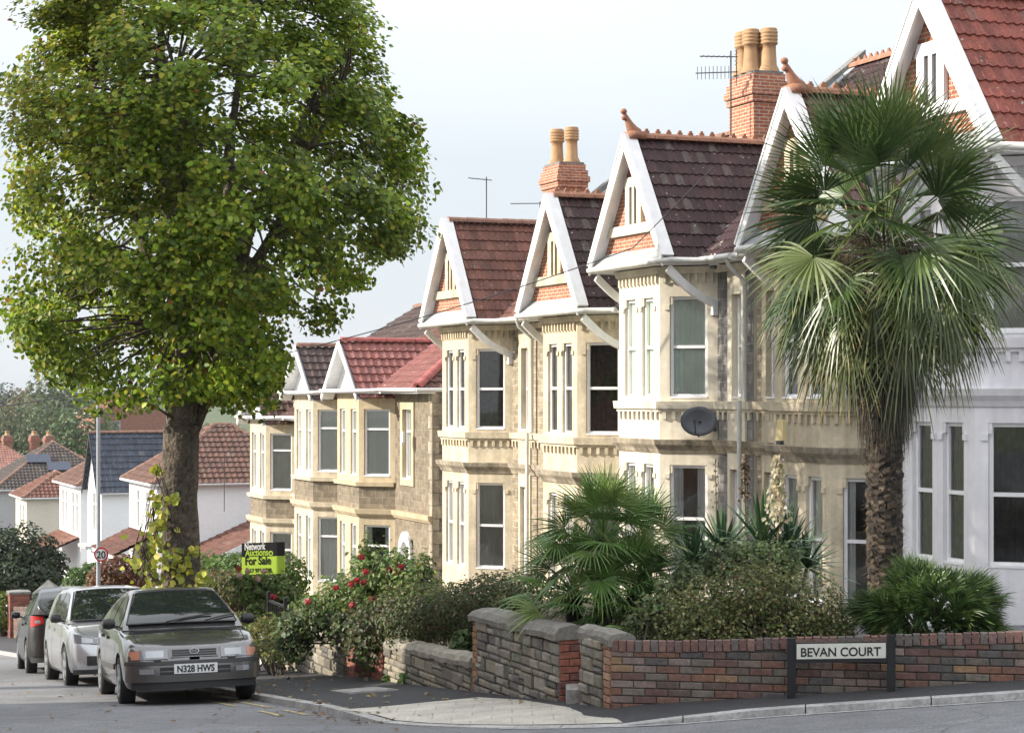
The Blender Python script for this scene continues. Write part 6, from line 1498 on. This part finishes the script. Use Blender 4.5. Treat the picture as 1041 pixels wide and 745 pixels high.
for i in range(320):                                       # flower stalk remains among the leaf bases
    a=random.uniform(0,2*PI); o=np.array((.18*math.cos(a),.18*math.sin(a),cb[2]+random.uniform(-.25,.2))); mb.tube([o,o+np.array((math.cos(a)*.15,math.sin(a)*.15,.05))+RNG.normal(size=3)*.03,o+np.array((math.cos(a)*.28,math.sin(a)*.28,-.08))+RNG.normal(size=3)*.06],[.006,.004,.002],4,col=rc([(.12,.09,.05),(.07,.05,.03)]),cap=False)
mb.build('flower_remains',M_FIBRE,pt)
def fan_bush(name,label,base,crowns,n,Lp,R,nseg,cols,lo=-25,hi=85,droop=.25,cat='palm'):
    root=empty(name,base,0,label,cat); B=np.array(base)
    for (c,k,h) in crowns:
        c=np.array(c)-B
        mb=MB(); palm_trunk(mb,(c[0],c[1],-.2),c[2]+.2,.10,.08,FIB); mb.build('trunk',M_FIBRE,root)
        m=int(n*k)
        for i in range(m):
            t=(i+.5)/m; az=i*2.39996+random.uniform(-.2,.2); el=math.radians(hi-(hi-lo)*t+random.uniform(-7,7))
            frond(root,'frond',tuple(c+np.array((0,0,.06-.2*t))),az,el,Lp*h*(.8+.4*t)*random.uniform(.85,1.15),R*h*random.uniform(.88,1.1),nseg,1.75,droop*(.3+1.2*t),random.choice(cols),random.choice(cols+[(.16,.15,.06)]),bend=.2,fold=.5,wd=.9,tip_w=.6,split=.38,roll=.5)
    return root
GF=[(.085,.165,.034),(.115,.195,.045),(.06,.12,.028),(.15,.21,.055)]
fan_bush('fan_palm','bushy green fan palm between the stone pier and the yucca',at3(620,650,21.5),[(at3(612,548,21.6),38/40,1.02),(at3(645,600,21.4),26/40,.92),(at3(584,600,21.7),26/40,.97),(at3(655,552,21.9),16/40,.82),(at3(614,618,21.2),20/40,.85)],40,.46,.47,28,GF)
def rosette(parent,name,c,n,L,wd,cols,lo=-20,hi=88,droop=.15,tip=None):
    mb=MB()
    for i in range(n):
        t=(i+.5)/n; az=i*2.39996+random.uniform(-.25,.25); el=math.radians(hi-(hi-lo)*t**.9+random.uniform(-8,8)); l=L*random.uniform(.75,1.1); d=np.array((math.cos(az)*math.cos(el),math.sin(az)*math.cos(el),math.sin(el))); s=np.array((-math.sin(az),math.cos(az),0)); nrm=np.cross(s,d); col=rc(cols,None,.2); pts=[]
        for q,w in ((0,.6),(.3,1),(.65,.8),(.88,.42),(1,.04)):
            p=np.array(c)+d*l*q+np.array((0,0,-droop*l*q*q)); pts.append((p-s*wd*w+nrm*wd*w*.5,p,p+s*wd*w+nrm*wd*w*.5))
        for a,b in zip(pts[:-1],pts[1:]): mb.face([a[0],a[1],b[1],b[0]],col=col); mb.face([a[1],a[2],b[2],b[1]],col=tuple(v*.9 for v in col))
    return mb.build(name,M_FROND,parent)
yb0=at3(755,600,22.); yc=empty('yucca',yb0,0,'dark sword-leaved yucca with a tall cream flower spike','yucca'); YB=np.array(yb0)
YG=[(.055,.115,.048),(.07,.135,.058),(.038,.085,.038),(.10,.16,.065)]
for px,py,L,n in ((705,572,.62,46),(735,560,.66,50),(775,555,.74,56),(800,560,.66,50),(820,575,.58,40),(720,590,.6,40)):
    c=np.array(at3(px,py,21.9+random.uniform(-.2,.3)))-YB; rosette(yc,'leaf_rosette',c,n,L,.024,YG)
def spike(px0,py0,px1,py1,Y,n,size,cols,rad,wd=.012):
    a=np.array(at3(px0,py0,Y))-YB; b=np.array(at3(px1,py1,Y))-YB; mb=MB(); mb.tube([a,(a+b)/2,b],[wd,wd,wd*.5],6,col=(.12,.10,.05)); st=mb.build('flower_stalk',M_FIBRE,yc)
    t=RNG.random(n); P=a+(b-a)*(.35+.65*t)[:,None]+rdir(n)*(RNG.random((n,1))**.5)*rad*(1.1-.7*t)[:,None]; 
    leaf_mesh('flowers',P,norm(RNG.normal(size=(n,3))+np.array((0,-.4,.2))),size*RNG.uniform(.7,1.2,n),palette(n,cols),M_LEAF,st,aspect=.9,hang=.8)
spike(791,560,791,466,21.6,420,.055,[(.62,.56,.40),(.55,.47,.30),(.66,.62,.50)],.15)
spike(758,530,757,463,22.,110,.045,[(.10,.065,.04),(.14,.09,.05)],.09,.010); spike(729,545,727,466,22.1,36,.03,[(.16,.13,.09)],.08,.006)
# spiky mound at the right
mb0=at3(945,655,19.6); md=empty('spiky_shrub',mb0,0,'dense mound of stiff dark green spiky leaves right of the sign','shrub'); MBv=np.array(mb0)
SG=[(.055,.105,.028),(.075,.13,.036),(.040,.075,.022),(.10,.15,.045),(.03,.05,.018)]
mb=MB(); mc=np.array(at3(953,624,19.75))-MBv; mr=np.array((.98,.66,.62))
for i in range(1500):
    d=rdir(1)[0]
    if d[1]>.55 or d[2]<-.75: continue
    k=random.uniform(.55,1.)**.5; sc=.80+.18*math.sin(5*d[0]+4*d[2])+.07*math.sin(11*d[0]-7*d[2]); c=mc+mr*d*k*sc*.78
    ax=d*1.0+np.array((0,0,.75-.3*abs(d[0])))+RNG.normal(size=3)*.18; ax/=np.linalg.norm(ax); s=np.cross(ax,(0,-1.,.3)); s/=np.linalg.norm(s); col=rc(SG+([(.16,.14,.06)] if d[2]<-.2 else []),None,.25)
    for q in range(9):
        a=(q-4)*.17+random.uniform(-.05,.05); dd=ax*math.cos(a)+s*math.sin(a); L=random.uniform(.17,.28); w=np.cross(dd,d); w=w/np.linalg.norm(w)*.0075; tip=c+dd*L+np.array((0,0,-.03))
        m=c+dd*L*.55; mb.face([c-w*.6,c+w*.6,m+w,m-w],col=col); mb.face([m-w,m+w,tip+w*.1,tip-w*.1],col=tuple(v*1.15 for v in col))
mb.build('foliage',M_FROND,md)
mb=MB()
for i in range(14):
    a=2*PI*i/14; mb.tube([mc+np.array((0,0,-.6)),mc+np.array((.25*math.cos(a),.2*math.sin(a),-.2)),mc+np.array((.5*math.cos(a),.4*math.sin(a),.1))],[.03,.022,.012],5)
mb.build('stems',M_BARK,md)
# fallen leaves on the pavement and in the gutter
n=420; P=[]; 
for i in range(n):
    if i<230: k=random.randint(ia-25,ib+4); o=abs(random.gauss(0,.35)); p=kp[k]+nn[k]*(o if random.random()<.75 else -o*.8); z=pz(p)+.012 if ((p-kp[k])*nn[k]).sum()>0.13 else pave_z(p)+.02
    elif i<330:
        k=random.randint(0,60); p=np.array(XY(random.uniform(-2,17),random.uniform(-10.4,-8.9))); z=pave_z(p)+.02
    else: p=np.array(XY(random.uniform(4,20),random.uniform(-17,-10.8))); z=pz(p)+.012
    P.append((p[0],p[1],z))
leaf_mesh('fallen_leaves',P,norm(np.array((0,0,1.))+RNG.normal(size=(n,3))*.18),.07*RNG.uniform(.5,1.3,n),palette(n,[(.20,.11,.05),(.26,.17,.07),(.13,.08,.04),(.32,.26,.14)]),M_LEAF)
setprops(bpy.data.objects['fallen_leaves'],kind='stuff')
# trees across the valley
FT=[(.085,.115,.05),(.065,.09,.04),(.11,.12,.06),(.13,.10,.05)]
def far_tree(px,py,Y,rx,rz,label,cols):
    c=at(px,Y,py); zb=hill_z(c[0],c[1]); return bush('distant_tree',label,[(c[0],c[1],c[2],rx,rx,rz),(c[0]-rx*.5,c[1],c[2]-rz*.3,rx*.7,rx*.7,rz*.7),(c[0]+rx*.5,c[1],c[2]-rz*.35,rx*.7,rx*.7,rz*.7)],1500,rx*.13,cols,cat='tree',group='trees across the valley')
far_tree(30,418,330,4.2,4.0,'autumn-tinted tree with orange patches beyond the roofs at far left',[(.20,.12,.055),(.13,.11,.05),(.10,.11,.05)])
far_tree(62,404,300,5.5,6.5,'tall pale green tree beyond the roofs under the big tree',[(.10,.13,.07),(.08,.11,.055)])
far_tree(14,436,260,3.6,3.2,'mid green tree just behind the brick chimneys',FT[:2])
far_tree(84,440,240,4.,3.6,'rounded green tree between the chimneys and the red brick house',[(.06,.10,.035),(.075,.115,.04)])
far_tree(48,436,250,3.4,3.2,'green tree above the brick stacks on the far roofs',FT[:2])
far_tree(3,408,420,4.5,4.,'dark blue-green tree on the far hill at the left edge',[(.05,.075,.05),(.04,.06,.045)])
n=16000; X=RNG.uniform(-420,-60,n); Yv=RNG.uniform(430,900,n); m=(np.sin(X*.03)+np.sin(Yv*.02+X*.01)>-.1); X,Yv=X[m],Yv[m]; Z=np.array([hill_z(x,y) for x,y in zip(X,Yv)])+RNG.random(len(X))**.6*4.5
leaf_mesh('distant_woodland',np.stack([X,Yv,Z],1),norm(np.array((0,-.5,.8))+RNG.normal(size=(len(X),3))*.5),3.2*RNG.uniform(.6,1.3,len(X)),palette(len(X),FT),M_LEAF)
setprops(bpy.data.objects['distant_woodland'],kind='stuff')
# ------------------------------------------------------------------ light, sky, camera
SUN_AZ=Vector((-.985,-.03,0)).normalized(); EL=math.radians(26)
sd=Vector((SUN_AZ.x*math.cos(EL),SUN_AZ.y*math.cos(EL),math.sin(EL)))
ld=bpy.data.lights.new('sun','SUN'); ld.energy=4.9; ld.angle=math.radians(.6); ld.color=(1.,.915,.79)
lo=bpy.data.objects.new('sun',ld); COL.objects.link(lo); lo.rotation_euler=sd.to_track_quat('Z','Y').to_euler(); lo.location=(-30,-10,30)
w=bpy.data.worlds.new('World'); SC.world=w; w.use_nodes=True; nt=w.node_tree; bg=nt.nodes['Background']
sky=nt.nodes.new('ShaderNodeTexSky'); sky.sky_type='NISHITA'; sky.sun_disc=False; sky.sun_elevation=EL; sky.sun_rotation=math.atan2(sd.x,sd.y); sky.dust_density=2.2; sky.air_density=1.; sky.ozone_density=1.
# thin bright cloud veil over the blue; made brighter overhead to add fill light
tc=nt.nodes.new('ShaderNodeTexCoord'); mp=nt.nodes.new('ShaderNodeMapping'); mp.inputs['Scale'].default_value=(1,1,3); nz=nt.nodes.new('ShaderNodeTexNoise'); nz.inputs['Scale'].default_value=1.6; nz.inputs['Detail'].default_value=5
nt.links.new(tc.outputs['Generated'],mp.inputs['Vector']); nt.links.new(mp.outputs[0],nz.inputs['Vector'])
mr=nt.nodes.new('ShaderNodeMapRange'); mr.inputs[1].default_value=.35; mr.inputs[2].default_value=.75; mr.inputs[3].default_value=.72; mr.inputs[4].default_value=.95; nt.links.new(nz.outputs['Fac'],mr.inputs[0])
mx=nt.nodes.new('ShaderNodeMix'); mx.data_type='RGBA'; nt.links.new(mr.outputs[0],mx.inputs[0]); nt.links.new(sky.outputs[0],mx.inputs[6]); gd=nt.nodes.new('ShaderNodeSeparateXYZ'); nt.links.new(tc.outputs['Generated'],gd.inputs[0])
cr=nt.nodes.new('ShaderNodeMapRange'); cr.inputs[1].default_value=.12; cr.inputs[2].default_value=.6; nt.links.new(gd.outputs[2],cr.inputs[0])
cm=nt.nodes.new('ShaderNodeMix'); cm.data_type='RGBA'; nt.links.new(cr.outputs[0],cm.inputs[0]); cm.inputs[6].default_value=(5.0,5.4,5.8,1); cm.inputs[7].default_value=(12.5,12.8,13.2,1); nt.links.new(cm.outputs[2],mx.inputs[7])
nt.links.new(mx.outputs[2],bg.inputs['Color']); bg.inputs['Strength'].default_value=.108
cd=bpy.data.cameras.new('camera'); cam=bpy.data.objects.new('camera',cd); COL.objects.link(cam); cam.location=(0,0,0); cam.rotation_euler=(PI/2,0,0)
cd.sensor_width=36; cd.sensor_fit='HORIZONTAL'; cd.lens=F_/1041*36; cd.shift_y=(CY_-372.5)/1041; cd.clip_start=.5; cd.clip_end=4000; SC.camera=cam
SC.view_settings.view_transform='Standard'; SC.view_settings.look='None'; SC.view_settings.exposure=.68; SC.view_settings.gamma=1
SC.cycles.max_bounces=6; SC.cycles.transparent_max_bounces=8; SC.cycles.diffuse_bounces=3; SC.cycles.glossy_bounces=3
try: SC.cycles.use_denoising=True
except Exception: pass

# unseen house and tree across the street, added to shade corner and white house
def opposite():
    u,w=22.,-27.
    X,Yw=XY(u,w)
    h=box_house('shade_house',13.,-36.,base_z(13)-.2,22,9,8.8,'gable_along','x','tall brick house across the road, added out of view for its shade',wall=M_BRICK_T,rise=2.8,rz_off=PI,fwin=[(2,3.2,1,3),(6,7.2,1,3),(10,11.2,1,3),(14,15.2,1,3),(2,3.2,3.8,5.4),(6,7.2,3.8,5.4),(10,11.2,3.8,5.4),(14,15.2,3.8,5.4)])
    h.location=(*XY(7.5,-21.),base_z(16)-.3)
    return h
OPP=opposite()
p=XY(2.8,-21.)
tree('lime_tree','tall lime tree across the road, added out of view for its shade',(p[0],p[1],road_z(2.8,-21)),9.5,(p[0],p[1],10.2),(3.4,3.4,4.3),150,40,.42,G1,[4,3,3,3,.6],clump_r=1.1,trunk_r=(.45,.36))
hz=MB(); hz.box(-1000,600,-60,1300,-45,30); hm=bpy.data.materials.new('haze'); hm.use_nodes=True; hn=hm.node_tree; hn.nodes.remove(hn.nodes['Principled BSDF'])
pv=hn.nodes.new('ShaderNodeVolumePrincipled'); pv.inputs['Density'].default_value=.00012; pv.inputs['Color'].default_value=(.93,.95,1,1); pv.inputs['Anisotropy'].default_value=.2; hn.links.new(pv.outputs[0],hn.nodes['Material Output'].inputs['Volume'])
setprops(hz.build('haze',hm),kind='stuff')
